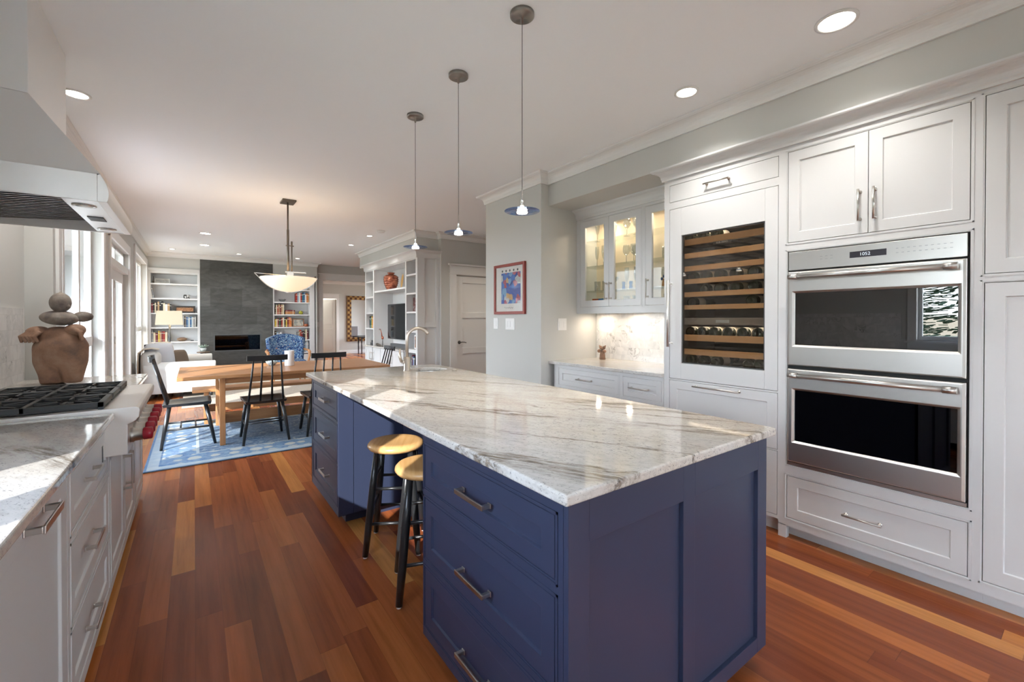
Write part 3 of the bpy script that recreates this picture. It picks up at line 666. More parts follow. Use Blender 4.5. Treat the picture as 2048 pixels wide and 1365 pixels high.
for (z0, z1, g0, g1, hz, glm) in ((1.054, 1.612, 1.177, 1.486, 1.578, OVENGL), (.478, 1.034, .604, .908, 1.0, OVENGL2)):
    mb = MB(); bm = mb.bm
    y0, y1, a0, a1 = .392, 1.146, .421, 1.107
    def lp(ya, yb, za, zb, nn): return [bm.verts.new(po(*q, nn)) for q in ((ya, za), (yb, za), (yb, zb), (ya, zb))]
    L = [lp(y0, y1, z0, z1, -.02), lp(y0, y1, z0, z1, .012), lp(y0+.012, y1-.012, z0+.006, z1-.006, .02), lp(a0-.012, a1+.012, g0-.01, g1+.01, .02), lp(a0, a1, g0, g1, .008), lp(a0, a1, g0, g1, -.015)]
    for p, q in zip(L, L[1:]):
        for i in range(4): bm.faces.new([p[i], p[(i+1) % 4], q[(i+1) % 4], q[i]])
    dr = mb.build('oven_door', STEEL, ov, bevel=.002)
    pbox(MB(), po, a0+.001, g0+.001, a1-.001, g1-.001, .0, .004).build('door_glass', glm, dr)
    mb = MB(); x0 = XC+.03
    mb.box(x0+.4, .46, g0-.03, x0+.41, 1.07, g1+.02); mb.box(x0, .45, g0-.03, x0+.4, .46, g1+.02); mb.box(x0, 1.07, g0-.03, x0+.4, 1.08, g1+.02); mb.box(x0, .45, g1+.02, x0+.4, 1.08, g1+.03); mb.box(x0, .45, g0-.04, x0+.4, 1.08, g0-.03)
    for yy in (.395, 1.085): mb.box(XC+.008, yy, g0-.02, XC+.01, yy+.05, g1+.02)
    mb.build('cavity', mat('oven_enamel', (.012, .013, .022), .3), dr)
    mb = MB()
    for zz in (g0+.05, g0+.12):
        for k in range(9): mb.tube([(x0+.02+.04*k, .465, zz), (x0+.02+.04*k, 1.065, zz)], .0025, 6)
    mb.build('oven_rack', STEEL, dr)
    mb = MB(); yy = (.418, 1.118)
    mb.tube([po(yy[0], hz, .065), po(yy[1], hz, .065)], .0135, 20)
    for y in yy:
        s_ = 1 if y > .8 else -1
        mb.tube([po(y-s_*.03, hz, .018), po(y-s_*.03, hz, .065)], .010, 12); mb.tube([po(y-s_*.045, hz, .065), po(y+s_*.004, hz, .065)], .0165, 20)
    mb.build('door_handle', STEEL, dr)
pbox(MB(), po, .39, .452, 1.15, .470, -.02, -.004).build('vent_trim', STEEL, ov)
# ================================================================ coffee bar
XG = 3.265; pg = PX(XG, -1)
t = thing('glass_cabinet', 'white wall cabinet with three glass doors, lit warmly inside', 'cabinet', (3.4, 2.65, 1.385))
mb = MB(); frame_boxes(mb, pg, 2.012, 1.388, 3.318, 2.37, [(2.497, 1.455, 3.262, 2.337), (2.03, 1.455, 2.45, 2.337)])
mb.box(XG+.02, 3.30, 1.43, 3.558, 3.318, 2.37); mb.box(XG+.02, 2.012, 1.43, 3.558, 2.03, 2.37); mb.box(XG+.02, 2.012, 1.43, 3.558, 3.318, 1.455); mb.box(XG+.02, 2.012, 2.345, 3.558, 3.318, 2.37)
mb.build('carcass', WHITE, t)
MB().box(3.548, 2.03, 1.455, 3.556, 3.30, 2.345).build('cabinet_back', mat('cabinet_interior', (.78, .66, .50), .6), t)
for (a, b, hy, left) in ((2.881, 3.260, 2.908, 1), (2.499, 2.878, 2.849, 0), (2.032, 2.449, 2.425, 0)):
    d = shaker(pg, a, 1.457, b, 2.335, rail=.062, hole=True, t=.02).build('door', WHITE, t, bevel=.001)
    pbox(MB(), pg, a+.06, 1.515, b-.06, 2.275, -.014, -.010).build('door_glass', CABGL, d)
    barpull(pg, hy, 1.606, .17, vert=True, mat=NICKEL, parent=d)
SZ = (2.132, 1.873, 1.620)
for z in SZ: MB().box(XG+.03, 2.035, z-.006, 3.545, 3.295, z).build('glass_shelf', pane_mat('shelf_glass', (.93, .96, .95), refl=1.3) if z == SZ[0] else bpy.data.materials['shelf_glass'], t)
for y in (2.24, 2.69, 3.07): 
    MB().lathe([(0, 0), (.03, 0), (.03, .008), (0, .008)], (3.41, y, 2.336), 16).build('puck_light', LEDM, t)
    lamp('cabinet_puck_lamp', 'AREA', (3.41, y, 2.33), 1.3, (1, .80, .55), shape='DISK', size=.06)
struct(molding([(XG, 2.012), (XG, 3.318)], crownprof(2.462, .10, .07), 'trim_21', WHITE))
for y in (2.3, 2.75, 3.15): lamp('under_cabinet_lamp', 'AREA', (3.42, y, 1.383), .8, (1, .82, .62), shape='DISK', size=.05)
# base cabinet + top
t = thing('base_cabinet', 'white base cabinet with two drawers under the coffee bar worktop', 'cabinet', (3.2, 2.6, 0))
pb = PX(2.90, -1)
mb = MB(); frame_boxes(mb, pb, 2.012, .08, 3.262, .885, [(2.447, .690, 3.195, .853), (2.028, .690, 2.398, .853), (2.447, .13, 3.195, .66), (2.028, .13, 2.398, .66)])
mb.box(2.925, 2.012, .08, 3.55, 3.262, .10); mb.box(2.922, 2.012, .1, 2.928, 3.25, .885); mb.box(2.92, 3.25, .08, 3.55, 3.262, .885); mb.box(2.97, 2.012, 0, 2.99, 3.262, .08)
mb.build('carcass', WHITE, t)
for a, b, hy in ((2.449, 3.192, 2.84), (2.030, 2.396, 2.23)):
    d = shaker(pb, a, .692, b, .851, rail=.045).build('drawer', WHITE, t, bevel=.001); barpull(pb, hy, .77, .185, mat=NICKEL, parent=d)
    shaker(pb, a, .132, b, .658, rail=.055).build('door', WHITE, t, bevel=.001)
tag(MB().box(2.87, 2.012, .885, 3.555, 3.318, .915).build('bar_countertop', GRAN, bevel=.006, seg=3), 'grey and white granite worktop of the coffee bar below the glass cabinet', 'countertop')
tag(MB().box(3.552, 2.012, .915, 3.559, 3.30, 1.40).build('marble_backsplash', TILE), 'white marble subway tile backsplash behind the coffee bar', 'backsplash')
# owl-like clay figurine
t = thing('clay_figurine', 'small brown clay cat-eared figurine standing on the coffee bar worktop', 'figurine', (3.42, 3.10, .915))
mb = MB(); mb.lathe([(0, 0), (.03, 0), (.028, .04), (.024, .07), (.02, .09), (0, .10)], (3.42, 3.10, .915), 16)
for s_ in (-1, 1): mb.ell((3.42-.01, 3.10+s_*.035, .915+.085), .018, .022, .018); mb.tube([(3.42, 3.10+s_*.02, 1.035), (3.42, 3.10+s_*.045, 1.06)], [.018, .004], 8)
mb.build('body', CLAY, t, smooth=True); MB().ell((3.415, 3.10, 1.03), .024, .03, .016).build('head', CLAY, t)
# glassware
def goblet(): return [(0, 0), (.03, 0), (.03, .003), (.004, .006), (.0035, .07), (.02, .085), (.034, .11), (.034, .15), (.028, .175)]
def flute(): return [(0, 0), (.028, 0), (.028, .003), (.004, .006), (.004, .07), (.014, .09), (.022, .15), (.019, .21)]
def tumbler(): return [(0, .004), (.026, .004), (.028, 0), (.033, .10), (.031, .10)]
def martini(): return [(0, 0), (.032, 0), (.032, .003), (.004, .006), (.004, .08), (.048, .14)]
kinds = {'goblet': (goblet, 'clear stemmed wine glass'), 'flute': (flute, 'clear champagne flute'), 'tumbler': (tumbler, 'clear straight tumbler'), 'martini': (martini, 'clear wide martini glass')}
masters = {}
def glass(kind, x, y, z, where, group):
    f, desc = kinds[kind]
    if kind not in masters:
        o = MB().lathe(f(), (x, y, z), 20).build({'goblet': 'wine_glass', 'flute': 'champagne_flute', 'tumbler': 'tumbler_glass', 'martini': 'martini_glass'}[kind], CLEAR)
        masters[kind] = o; o.location = (x, y, z); tag(o, f'{desc}{where}', 'glass', group)
    else:
        o = dup(masters[kind], (x, y, z), label=f'{desc}{where}', group=group)
LV = [(2.132, 'top glass shelf'), (1.873, 'middle glass shelf'), (1.620, 'lower glass shelf'), (1.456, 'cabinet floor')]
plan = {  # door: y list per level
 'left': (3.17, 2.95, {0: ['flute']*4, 1: ['flute']*5, 2: ['tumbler', 'tumbler', 'tumbler', 'martini'], 3: []}),
 'middle': (2.79, 2.57, {0: ['goblet']*4, 1: ['goblet']*5, 2: ['flute', 'flute', 'flute', 'flute'], 3: ['tumbler']*4}),
 'right': (2.37, 2.14, {0: [], 1: ['tumbler', 'goblet', 'goblet'], 2: ['goblet', 'flute', 'flute'], 3: ['tumbler', 'tumbler']})}
for dn, (ya, yb, lv) in plan.items():
    for l, ks in lv.items():
        for j, k in enumerate(ks):
            y = ya + (yb-ya)*(j+.5)/len(ks)
            glass(k, 3.42 + (.05 if j % 2 else -.03), y, LV[l][0]+.001, f', {ORD[j]} from left, {LV[l][1]}, {dn} glass door', f'glassware behind the {dn} glass door')
for j, (y, c, nm) in enumerate(((3.165, (.45, .10, .03), 'orange'), (3.135, (.30, .06, .03), 'brick red'), (3.08, (.02, .12, .32), 'deep blue'), (3.04, (.02, .16, .36), 'teal blue'), (2.985, (.20, .25, .06), 'olive green'))):
    o = MB().lathe([(0, 0), (.027, 0), (.030, .085), (.027, .085), (.024, .01), (0, .01)], (3.38, y, 1.456), 18).build('cup', mat(f'cup_{nm.replace(" ", "_")}', c, .25)); tag(o, f'{nm} cup on the cabinet floor behind the left glass door', 'cup', 'coloured cups in the glass cabinet')
for j, y in enumerate((2.775, 2.69, 2.61)):
    o = MB().lathe([(0, 0), (.016, 0), (.018, .02), (.010, .035), (.018, .05), (.016, .07), (0, .075)], (3.36, y, 1.621), 14).build('blue_figurine', CYAN if j else CYAN); tag(o, f'blue glass piece, {ORD[j]} from the left on the lower glass shelf behind the middle door', 'ornament', 'blue glass pieces')
t = thing('patterned_jar', 'blue and white patterned jar with a bronze handle on the top glass cabinet shelf', 'jar', (3.41, 2.27, 2.133))
m = mat('patterned_ceramic', (.3, .4, .5), .25); n = N(m); n.col(n.ramp(n.noise(n.obj(), 55, 3, .6, 2), [(.45, (.55, .60, .60)), (.52, (.05, .09, .14))], 'CONSTANT'))
MB().lathe([(0, 0), (.06, 0), (.066, .02), (.066, .10), (.055, .11), (0, .112)], (3.41, 2.27, 2.133), 24).build('jar_body', m, t)
MB().tube([(3.41, 2.27+.066*math.cos(a), 2.24+.05*math.sin(a)) for a in [math.pi*i/10 for i in range(11)]], .004, 8).build('jar_handle', BRONZE, t)
t = thing('candlestick', 'silver candlestick on the middle glass shelf behind the right door', 'candlestick', (3.38, 2.31, 1.874))
MB().lathe([(0, 0), (.025, 0), (.02, .01), (.008, .02), (.014, .04), (.008, .06), (.02, .08), (.02, .10), (0, .10)], (3.38, 2.31, 1.874), 18).build('stem', CHROME, t)
t = thing('flower_ornament', 'dark blue and orange flower ornament on the lower glass shelf behind the right door', 'ornament', (3.36, 2.33, 1.621))
mb = MB(); [mb.ell((3.36, 2.33+.02*math.cos(a), 1.69+.02*math.sin(a)), .008, .014, .014, n=8) for a in (0, 1.6, 3.1, 4.7)]; mb.build('petals', mat('petal_blue', (.02, .05, .12), .3), t)
MB().tube([(3.36, 2.33, 1.621), (3.36, 2.33, 1.69)], [.018, .006], 10).build('stem', mat('amber_glass', (.4, .18, .05), .2), t)
# ================================================================ island
pi_ = PX(.735, -1); pf = PY(.775, -1)
isl = thing('kitchen_island', 'navy blue kitchen island with drawers and a knee space for stools', 'island', (1.25, 2.2, 0))
mb = MB()
frame_boxes(mb, pi_, .7935, .075, 1.61, .885, [(.823, .669, 1.592, .835), (.823, .389, 1.592, .626), (.823, .120, 1.592, .352)])
frame_boxes(mb, pi_, 2.872, .075, 3.64, .885, [(2.905, .690, 3.575, .851), (2.905, .420, 3.575, .650), (2.905, .142, 3.575, .382)])
mb.box(.76, .797, .075, 1.754, 1.61, .10); mb.box(.76, 1.59, .075, 1.754, 1.61, .885); mb.box(.757, .797, .1, .762, 1.59, .885)
mb.box(.76, 2.872, .075, 1.754, 2.89, .885); mb.box(.757, 2.89, .1, .762, 3.62, .885); mb.box(.735, 3.62, .075, 1.754, 3.64, .885); mb.box(.76, 2.872, .075, 1.754, 3.64, .10)
mb.box(1.165, 1.60, .075, 1.19, 2.88, .885); mb.box(1.754, .776, .075, 1.775, 3.64, .885)
mb.box(.80, .84, 0, 1.72, 1.56, .075); mb.box(.80, 2.95, 0, 1.72, 3.58, .075); mb.box(1.18, 1.5, 0, 1.72, 3.0, .075)
mb.build('carcass', NAVY, isl)
mb = MB()
frame_boxes(mb, pf, .735, .075, 1.775, .885, [(.808, .13, 1.222, .766), (1.285, .13, 1.706, .766)], t=.018, bead=0)
pbox(mb, pf, .80, .12, 1.23, .775, -.022, -.014); pbox(mb, pf, 1.278, .12, 1.714, .775, -.022, -.014); 
mb.build('end_panel', NAVY, isl, bevel=.0012)
# far unit's near-facing panel with a narrow stile line
pbox(pbox(MB(), PY(2.872, -1), .738, .08, .828, .884, 0, .004), PY(2.872, -1), .832, .08, 1.165, .884, 0, .004).build('knee_panel', NAVY, isl, bevel=.001)
MB().box(.86, 2.80, .845, .93, 2.866, .880).build('outlet_box', PLATE, isl)
for (z0, z1) in ((.671, .833), (.391, .624), (.122, .350)):
    d = shaker(pi_, .826, z0, 1.589, z1, rail=.052).build('drawer', NAVY, isl, bevel=.0012); archpull(pi_, 1.205, {.671: .752, .391: .48, .122: .20}[z0]+.003, .175, mat=NICKEL, parent=d)
NAVYS = NAVY
for (z0, z1, hz) in ((.692, .849, .775), (.422, .648, .532), (.144, .380, .275)):
    d = shaker(pi_, 2.908, z0, 3.572, z1, rail=.052).build('drawer', NAVYS, isl, bevel=.0012); archpull(pi_, 3.18, hz, .175, mat=NICKEL, parent=d)
# slab with sink hole
def slab(name, x0, y0, x1, y1, z0, z1, hole=None):
    mb = MB(); bm = mb.bm
    if not hole: mb.box(x0, y0, z0, x1, y1, z1); return mb
    cx, cy, rx, ry = hole; n_ = 48
    for z, flip in ((z1, 0), (z0, 1)):
        ring = [bm.verts.new((cx+rx*math.cos(2*math.pi*i/n_), cy+ry*math.sin(2*math.pi*i/n_), z)) for i in range(n_)]
        outer = []
        for i in range(n_):
            a = 2*math.pi*i/n_; dx, dy = math.cos(a), math.sin(a)
            tx = ((x1-cx)/dx if dx > 1e-9 else (x0-cx)/dx if dx < -1e-9 else 1e9); ty = ((y1-cy)/dy if dy > 1e-9 else (y0-cy)/dy if dy < -1e-9 else 1e9)
            k = min(tx, ty); outer.append(bm.verts.new((cx+dx*k, cy+dy*k, z)))
        corners = {}
        for i in range(n_):
            j = (i+1) % n_; a, b = outer[i].co, outer[j].co; f = [ring[i], outer[i]]
            onx = lambda v: abs(v.x-x0) < 1e-6 or abs(v.x-x1) < 1e-6
            ony = lambda v: abs(v.y-y0) < 1e-6 or abs(v.y-y1) < 1e-6
            if onx(a) != onx(b) and not (onx(a) and ony(a)) and not (onx(b) and ony(b)):
                f.append(bm.verts.new(((a.x if onx(a) else b.x), (a.y if ony(a) else b.y), z)))
            f += [outer[j], ring[j]]; bm.faces.new(f)
        if z == z1: tr = ring
        else: br_ = ring
    for i in range(n_): bm.faces.new([tr[i], tr[(i+1) % n_], br_[(i+1) % n_], br_[i]])
    # outer walls
    te = [e for e in bm.edges if e.is_boundary]
    bmesh.ops.bridge_loops(bm, edges=te)
    return mb
tag(slab('x', .705, .75, 1.80, 3.70, .885, .915, (1.565, 3.33, .155, .155)).build('island_countertop', GRAN, bevel=.007, seg=3), 'polished white and grey veined granite slab on the navy island', 'countertop')
t = thing('bar_sink', 'round undermount bar sink set in the island worktop', 'sink', (1.565, 3.33, .72))
MB().lathe([(.160, .884), (.158, .87), (.150, .76), (.12, .735), (.02, .73), (0, .73)], (1.565, 3.33, 0), 32).build('basin', STEEL, t)
MB().lathe([(0, .733), (.03, .733), (.03, .731), (0, .731)], (1.565, 3.33, 0), 16).build('drain', CHROME, t)
# faucet
f = thing('faucet', 'brushed nickel gooseneck faucet on the island worktop beside the round sink', 'faucet', (1.39, 3.345, .915))
BN = mat('brushed_nickel', (.62, .56, .50), .28, 1)
MB().lathe([(0, .915), (.03, .915), (.03, .92), (.026, .925), (.026, 1.02), (.022, 1.025), (.014, 1.028), (0, 1.028)], (1.39, 3.345, 0), 24).build('base', BN, f)
pts = [(1.39, 3.345, 1.02), (1.39, 3.345, 1.17)]
dv = Vector((.94, -.34, 0)).normalized()
for i in range(1, 15):
    a = math.pi*(1-i/14*.86); pts.append((1.39+dv.x*(.088+.088*math.cos(a)), 3.345+dv.y*(.088+.088*math.cos(a)), 1.17+.088*math.sin(a)))
MB().tube(pts, .0125, 14).build('spout', BN, f)
mb = MB(); mb.tube([(1.385, 3.345, .985), (1.350, 3.36, .985)], .012, 12); mb.tube([(1.352, 3.36, .985), (1.335, 3.365, 1.03), (1.338, 3.365, 1.09)], [.013, .012, .006], 12); mb.build('lever', BN, f)
for i, (x, y) in enumerate(((1.70, 3.12),)):
    tag(MB().lathe([(0, .915), (.018, .915), (.018, .922), (.01, .926), (0, .926)], (x, y, 0), 14).build('air_switch', NICKEL), 'small round nickel button on the island worktop beside the sink', 'switch')
# ================================================================ left-hand run
pk = PX(-.32, 1)
# near unit (dishwasher panel) and drawer base, range base, far drawer base
t = thing('dishwasher', 'white panelled dishwasher front cut off at lower left, with a bar handle', 'dishwasher', (-.6, 1.3, 0))
mb = MB(); mb.box(-.90, .6, .09, -.34, 1.90, .885); mb.build('housing', WHITE, t)
d = shaker(pk, 1.16, .10, 1.90, .87, rail=.07, t=.02).build('door_panel', WHITE, t, bevel=.002); archpull(pk, 1.56, .835, .18, off=.038, w_=.02, mat=NICKEL, parent=d)
t = thing('base_cabinet', 'white base cabinet cut off by the lower left corner, under the near worktop', 'cabinet', (-.6, .2, 0))
MB().box(-.90, -.8, .09, -.34, .598, .885).build('carcass', WHITE, t); shaker(pk, -.6, .12, -.02, .86).build('door', WHITE, t, bevel=.002); shaker(pk, 0, .12, .58, .86).build('door', WHITE, t, bevel=.002)
t = thing('base_cabinet', 'white three-drawer base cabinet between dishwasher and cooktop', 'cabinet', (-.6, 2.3, 0))
mb = MB(); frame_boxes(mb, pk, 1.905, .04, 2.745, .885, [(1.95, .645, 2.70, .835), (1.95, .355, 2.70, .605), (1.95, .10, 2.70, .32)]); mb.box(-.90, 1.905, .09, -.345, 2.58, .885); mb.box(-.90, 2.58, .09, -.345, 2.745, .68); mb.build('carcass', WHITE, t)
for z0, z1, hz in ((.648, .832, .752), (.358, .602, .503), (.103, .317, .211)):
    d = shaker(pk, 1.953, z0, 2.697, z1, rail=.05).build('drawer', WHITE, t, bevel=.0015); archpull(pk, 2.25, hz, .175, mat=NICKEL, parent=d)
t = thing('base_cabinet', 'white two-door base cabinet under the cooktop with vertical handles', 'cabinet', (-.6, 3.25, 0))
mb = MB(); frame_boxes(mb, pk, 2.748, .04, 3.80, .70, [(2.775, .10, 3.272, .665), (3.292, .10, 3.775, .665)]); mb.box(-.90, 2.748, .04, -.345, 3.80, .70); mb.build('carcass', WHITE, t)
for a, b, hy in ((2.778, 3.269, 3.235), (3.295, 3.772, 3.335)):
    d = shaker(pk, a, .103, b, .662, rail=.055).build('door', WHITE, t, bevel=.0015); archpull(pk, hy, .475, .19, vert=True, off=.04, w_=.018, mat=NICKEL, parent=d)
t = thing('base_cabinet', 'white drawer base cabinet at the far end of the cooktop run', 'cabinet', (-.6, 4.05, 0))
mb = MB(); frame_boxes(mb, pk, 3.803, .04, 4.33, .885, [(3.85, .645, 4.30, .835), (3.85, .10, 4.30, .605)]); mb.box(-.90, 3.803, .09, -.345, 4.33, .885); mb.build('carcass', WHITE, t)
for z0, z1, hz in ((.648, .832, .74), (.103, .602, .50)):
    d = shaker(pk, 3.853, z0, 4.297, z1, rail=.05).build('drawer', WHITE, t, bevel=.0015); archpull(pk, 4.075, hz, .14, mat=NICKEL, parent=d)
tag(MB().box(-.935, -.8, .885, -.287, 2.60, .915).build('kitchen_countertop', GRAN, bevel=.007, seg=3), 'sunlit granite worktop in the lower left corner, near side of the cooktop', 'countertop')
mb = MB(); mb.poly([(-.935, 3.51, .885), (-.287, 3.51, .885), (-.287, 4.34, .885), (-.935, 4.34, .885)], (0, 0, .03)); mb.box(-.935, 2.602, .885, -.85, 3.508, .915)
tag(mb.build('kitchen_countertop', GRAN, bevel=.006, seg=3), 'granite worktop beyond the cooktop, carrying the stone figure', 'countertop')
tag(MB().box(-.938, -.8, .915, -.930, 4.33, 1.10).build('marble_backsplash', TILEL), 'low white marble tile backsplash band along the left worktop under the windows', 'backsplash')
o = MB().box(-.938, 1.45, 1.10, -.930, 4.33, 1.402).build('marble_backsplash', TILEL); tag(o, 'white marble tile backsplash on the left wall behind the cooktop', 'backsplash')
# --- rangetop
rt = thing('rangetop', 'stainless steel six-burner gas cooktop with red knobs and black grates', 'cooktop', (-.55, 3.05, .72))
mb = MB(); prof = [(-.842, .90), (-.842, .925), (-.215, .932), (-.203, .926), (-.200, .915), (-.203, .885), (-.215, .868), (-.243, .853), (-.243, .718), (-.335, .718), (-.335, .90)]
mb.poly([(x, 2.615, z) for x, z in prof], (0, .885, 0)); mb.build('body', STEELZ, rt, bevel=.003)
mb = MB(); mb.box(-.345, 2.604, .69, -.325, 2.614, .885); mb.box(-.82, 2.66, .932, -.335, 3.44, .936); mb.build('burner_pan', GREY, rt)
for k in range(3):
    ya = 2.635 + k*.283; yb = ya+.276; zt = .962; mb = MB()
    x0, x1 = -.825, -.325
    for a in ((x0, ya, x1, ya+.016), (x0, yb-.016, x1, yb), (x1-.022, ya, x1, yb), (x0, ya, x0+.022, yb), ((x0+x1)/2-.008, ya, (x0+x1)/2+.008, yb)): mb.box(a[0], a[1], zt-.022, a[2], a[3], zt)
    for cx in (x0+.135, x1-.135):
        cy = (ya+yb)/2
        for ang in range(0, 360, 45):
            c, s_ = math.cos(R(ang)), math.sin(R(ang)); e = .108 if ang % 90 == 0 else .125
            mb.obox((cx+c*(e+.035)/2, cy+s_*(e+.035)/2, zt-.008), (c, s_, 0), (-s_, c, 0), (0, 0, 1), (e-.035)/2, .005, .008)
    for (a, b) in ((x0+.01, ya+.01), (x1-.01, ya+.01), (x0+.01, yb-.01), (x1-.01, yb-.01)): mb.box(a-.01, b-.01, .932, a+.01, b+.01, zt-.02)
    mb.build('grate', BLACKM, rt, bevel=.002)
    for cx in (x0+.135, x1-.135):
        MB().lathe([(.045, .934), (.045, .942), (.034, .944), (.034, .950), (0, .951)], (cx, (ya+yb)/2, 0), 20).build('burner', BLACKM, rt)
for k, y in enumerate((2.715, 2.860, 3.005, 3.150, 3.295, 3.425)):
    mb = MB(); mb.lathe([(0, 0), (.035, 0), (.035, .012), (.030, .016), (.028, .045), (0, .045)], (-.243, y, .785), 24, ax='x'); bz = mb.build('knob_bezel', STEEL, rt)
    mb = MB(); mb.lathe([(0, .045), (.024, .045), (.029, .05), (.028, .078), (.023, .083), (0, .083)], (-.243, y, .785), 24, ax='x'); mb.build('knob', REDK, bz)
# --- hood
hd = thing('range_hood', 'large stainless steel chimney hood over the cooktop', 'range hood', (-.6, 3.04, 1.83))
y0, y1 = 2.585, 3.495
mb = MB(); bm = mb.bm
lo = [(-.94, y0, 1.96), (-.325, y0, 1.96), (-.325, y1, 1.96), (-.94, y1, 1.96)]; hi = [(-.94, 2.70, 2.286), (-.56, 2.70, 2.286), (-.56, 3.38, 2.286), (-.94, 3.38, 2.286)]
top = [(-.94, 2.70, CZ), (-.56, 2.70, CZ), (-.56, 3.38, CZ), (-.94, 3.38, CZ)]
a = [bm.verts.new(p) for p in lo]; b = [bm.verts.new(p) for p in hi]
for i in range(4): bm.faces.new([a[i], a[(i+1) % 4], b[(i+1) % 4], b[i]])
bm.faces.new(b); mb.build('canopy', STEELZ, hd, bevel=.0015)
mb = MB(); mb.box(-.938, 2.70, 2.287, -.56, 3.38, CZ-.001); mb.build('chimney', STEELZ, hd, bevel=.002)
mb = MB(); pr = [(-.325, 1.96)] + [(-.325+.028*math.sin(t_)+.0, 1.96-.12*(t_/(math.pi*.72))) for t_ in [math.pi*.72*i/8 for i in range(1, 9)]] + [(-.335, 1.84), (-.335, 1.955)]
mb.poly([(x, y0, z) for x, z in pr], (0, y1-y0, 0)); mb.box(-.94, y0, 1.84, -.335, y0+.012, 1.96); mb.box(-.94, y1-.012, 1.84, -.335, y1, 1.96); mb.box(-.94, y0, 1.84, -.92, y1, 1.96)
mb.build('rim', STEELZ, hd, bevel=.0015)
MB().box(-.45, y0+.012, 1.842, -.336, y1-.012, 1.852).build('light_bar', mat('hood_light_panel', (.72, .72, .72), .3, .6), hd)
for y in (2.72, 3.36):
    o = MB().lathe([(0, 0), (.030, 0), (.042, .001), (.042, .004), (0, .004)], (-.395, y, 1.838), 24).build('hood_light', CHROME, hd)
    MB().lathe([(0, 0), (.029, 0), (.029, .001), (0, .001)], (-.395, y, 1.837), 20).build('lamp_lens', mat('lens_white', (.85, .85, .8), .3), o)
MB().box(-.425, 2.99, 1.838, -.365, 3.10, 1.843).build('switch_panel', GREY, hd)
mb = MB(); 
for i in range(22): y = y0+.035+.04*i; mb.obox((-.69, y, 1.885+.0*i), (1, 0, .08), (0, 1, .55), (-.08, -.55, 1), .225, .015, .0015)
mb.build('baffle_filter', steel('filter_steel', (.66, .66, .66), .3), hd)
MB().box(-.92, y0+.012, 1.93, -.45, y1-.012, 1.94).build('filter_back', GREY, hd)
MB().box(-.452, y0+.012, 1.852, -.448, y1-.012, 1.93).build('inner_lip', STEELZ, hd)
# --- figure sculpture
sc_ = thing('stone_sculpture', 'abstract stone and clay figure stacked beyond the cooktop', 'sculpture', (-.69, 3.985, .915))
rv = Vector((.808, -.589, 0)); fv = Vector((.589, .808, 0)); c0 = Vector((-.69, 3.985, .915))
def P_(a, z, d=0): return c0 + rv*a + fv*d + Vector((0, 0, z))
def rem(o, v=.006):
    m = o.modifiers.new('remesh', 'REMESH'); m.mode = 'VOXEL'; m.voxel_size = v; m.use_smooth_shade = True
    s_ = o.modifiers.new('smooth', 'SMOOTH'); s_.factor = .5; s_.iterations = 3
RT = Matrix((rv, fv, Vector((0, 0, 1)))).transposed()
mb = MB()
mb.tube([P_(-.05, 0), P_(-.052, .06), P_(-.062, .14), P_(-.058, .24), P_(-.05, .30)], [.064, .070, .088, .092, .07], 20)
mb.tube([P_(.062, .005, .01), P_(.064, .06, .01), P_(.070, .14), P_(.060, .24), P_(.045, .30)], [.046, .056, .078, .088, .07], 20)
mb.ell(P_(0, .21), .146, .10, .13, RT, 24); mb.ell(P_(-.01, .305), .125, .075, .065, RT)
o = mb.build('torso', CLAY, sc_); rem(o, .007); o.modifiers['smooth'].iterations = 22
mb = MB(); mb.ell(P_(-.105, .335, -.04), .066, .05, .036, RT)
for k in range(5): mb.tube([P_(-.125+.017*k, .335, -.075), P_(-.158+.022*k, .305, -.095), P_(-.160+.026*k, .268, -.085)], [.012, .0125, .008], 10)
o = mb.build('left_hand', CLAY, sc_); rem(o, .0035)
mb = MB(); mb.ell(P_(.088, .345, .0), .062, .045, .040, RT)
for k in range(3): mb.tube([P_(.115, .35, -.03+.02*k), P_(.160-.012*k, .33, -.04+.02*k), P_(.178-.03*k, .282, -.04+.02*k)], [.014, .0125, .009], 10)
o = mb.build('right_hand', CLAY, sc_); rem(o, .0035)
MB().ell(P_(-.01, .423), .108, .075, .047, RT @ Matrix.Rotation(R(4), 3, 'Y'), 28).build('belly_stone', STONE, sc_)
MB().ell(P_(.082, .432, .06), .055, .045, .034, RT, 20).build('small_stone', STONE, sc_)
mb = MB(); mb.ell(P_(-.004, .522), .054, .052, .064, RT, 24); mb.tube([P_(-.003, .578), P_(-.001, .60)], [.012, .002], 8); mb.ell(P_(-.056, .495), .012, .010, .012); mb.ell(P_(.048, .495), .012, .010, .012)
o = mb.build('head', STONE, sc_); rem(o, .0035)
# ================================================================ stools
def stool():
    t = thing('bar_stool', 'x', 'stool', (0, 0, 0), 'bar stools at the island')
    MB().lathe([(0, .612), (.09, .611), (.13, .615), (.150, .611), (.160, .600), (.162, .589), (.152, .575), (.11, .571), (0, .571)], n=48).build('seat', SEATW, t)
    F = [Vector((sx*.146, sy*.146, 0)) for sx, sy in ((-1, -1), (1, -1), (1, 1), (-1, 1))]; T = [Vector((p.x*.64, p.y*.64, .575)) for p in F]
    for a, b in zip(F, T):
        l = MB().tube([a+Vector((0, 0, .008)), a.lerp(b, .3), a.lerp(b, .65), b], [.016, .020, .020, .016], 16).build('leg', BLACKW, t)
        MB().lathe([(0, 0), (.012, 0), (.012, .01), (0, .01)], a, 12).build('foot_glide', PLATE, l)
    at = lambda i, z: F[i].lerp(T[i], z/.575)
    for i, z in ((0, .18), (0, .37), (1, .25), (1, .43), (2, .18), (2, .37), (3, .25), (3, .43)):
        MB().tube([at(i, z), at((i+1) % 4, z)], .0085, 10).build('rung', BLACKW, t)
    return t
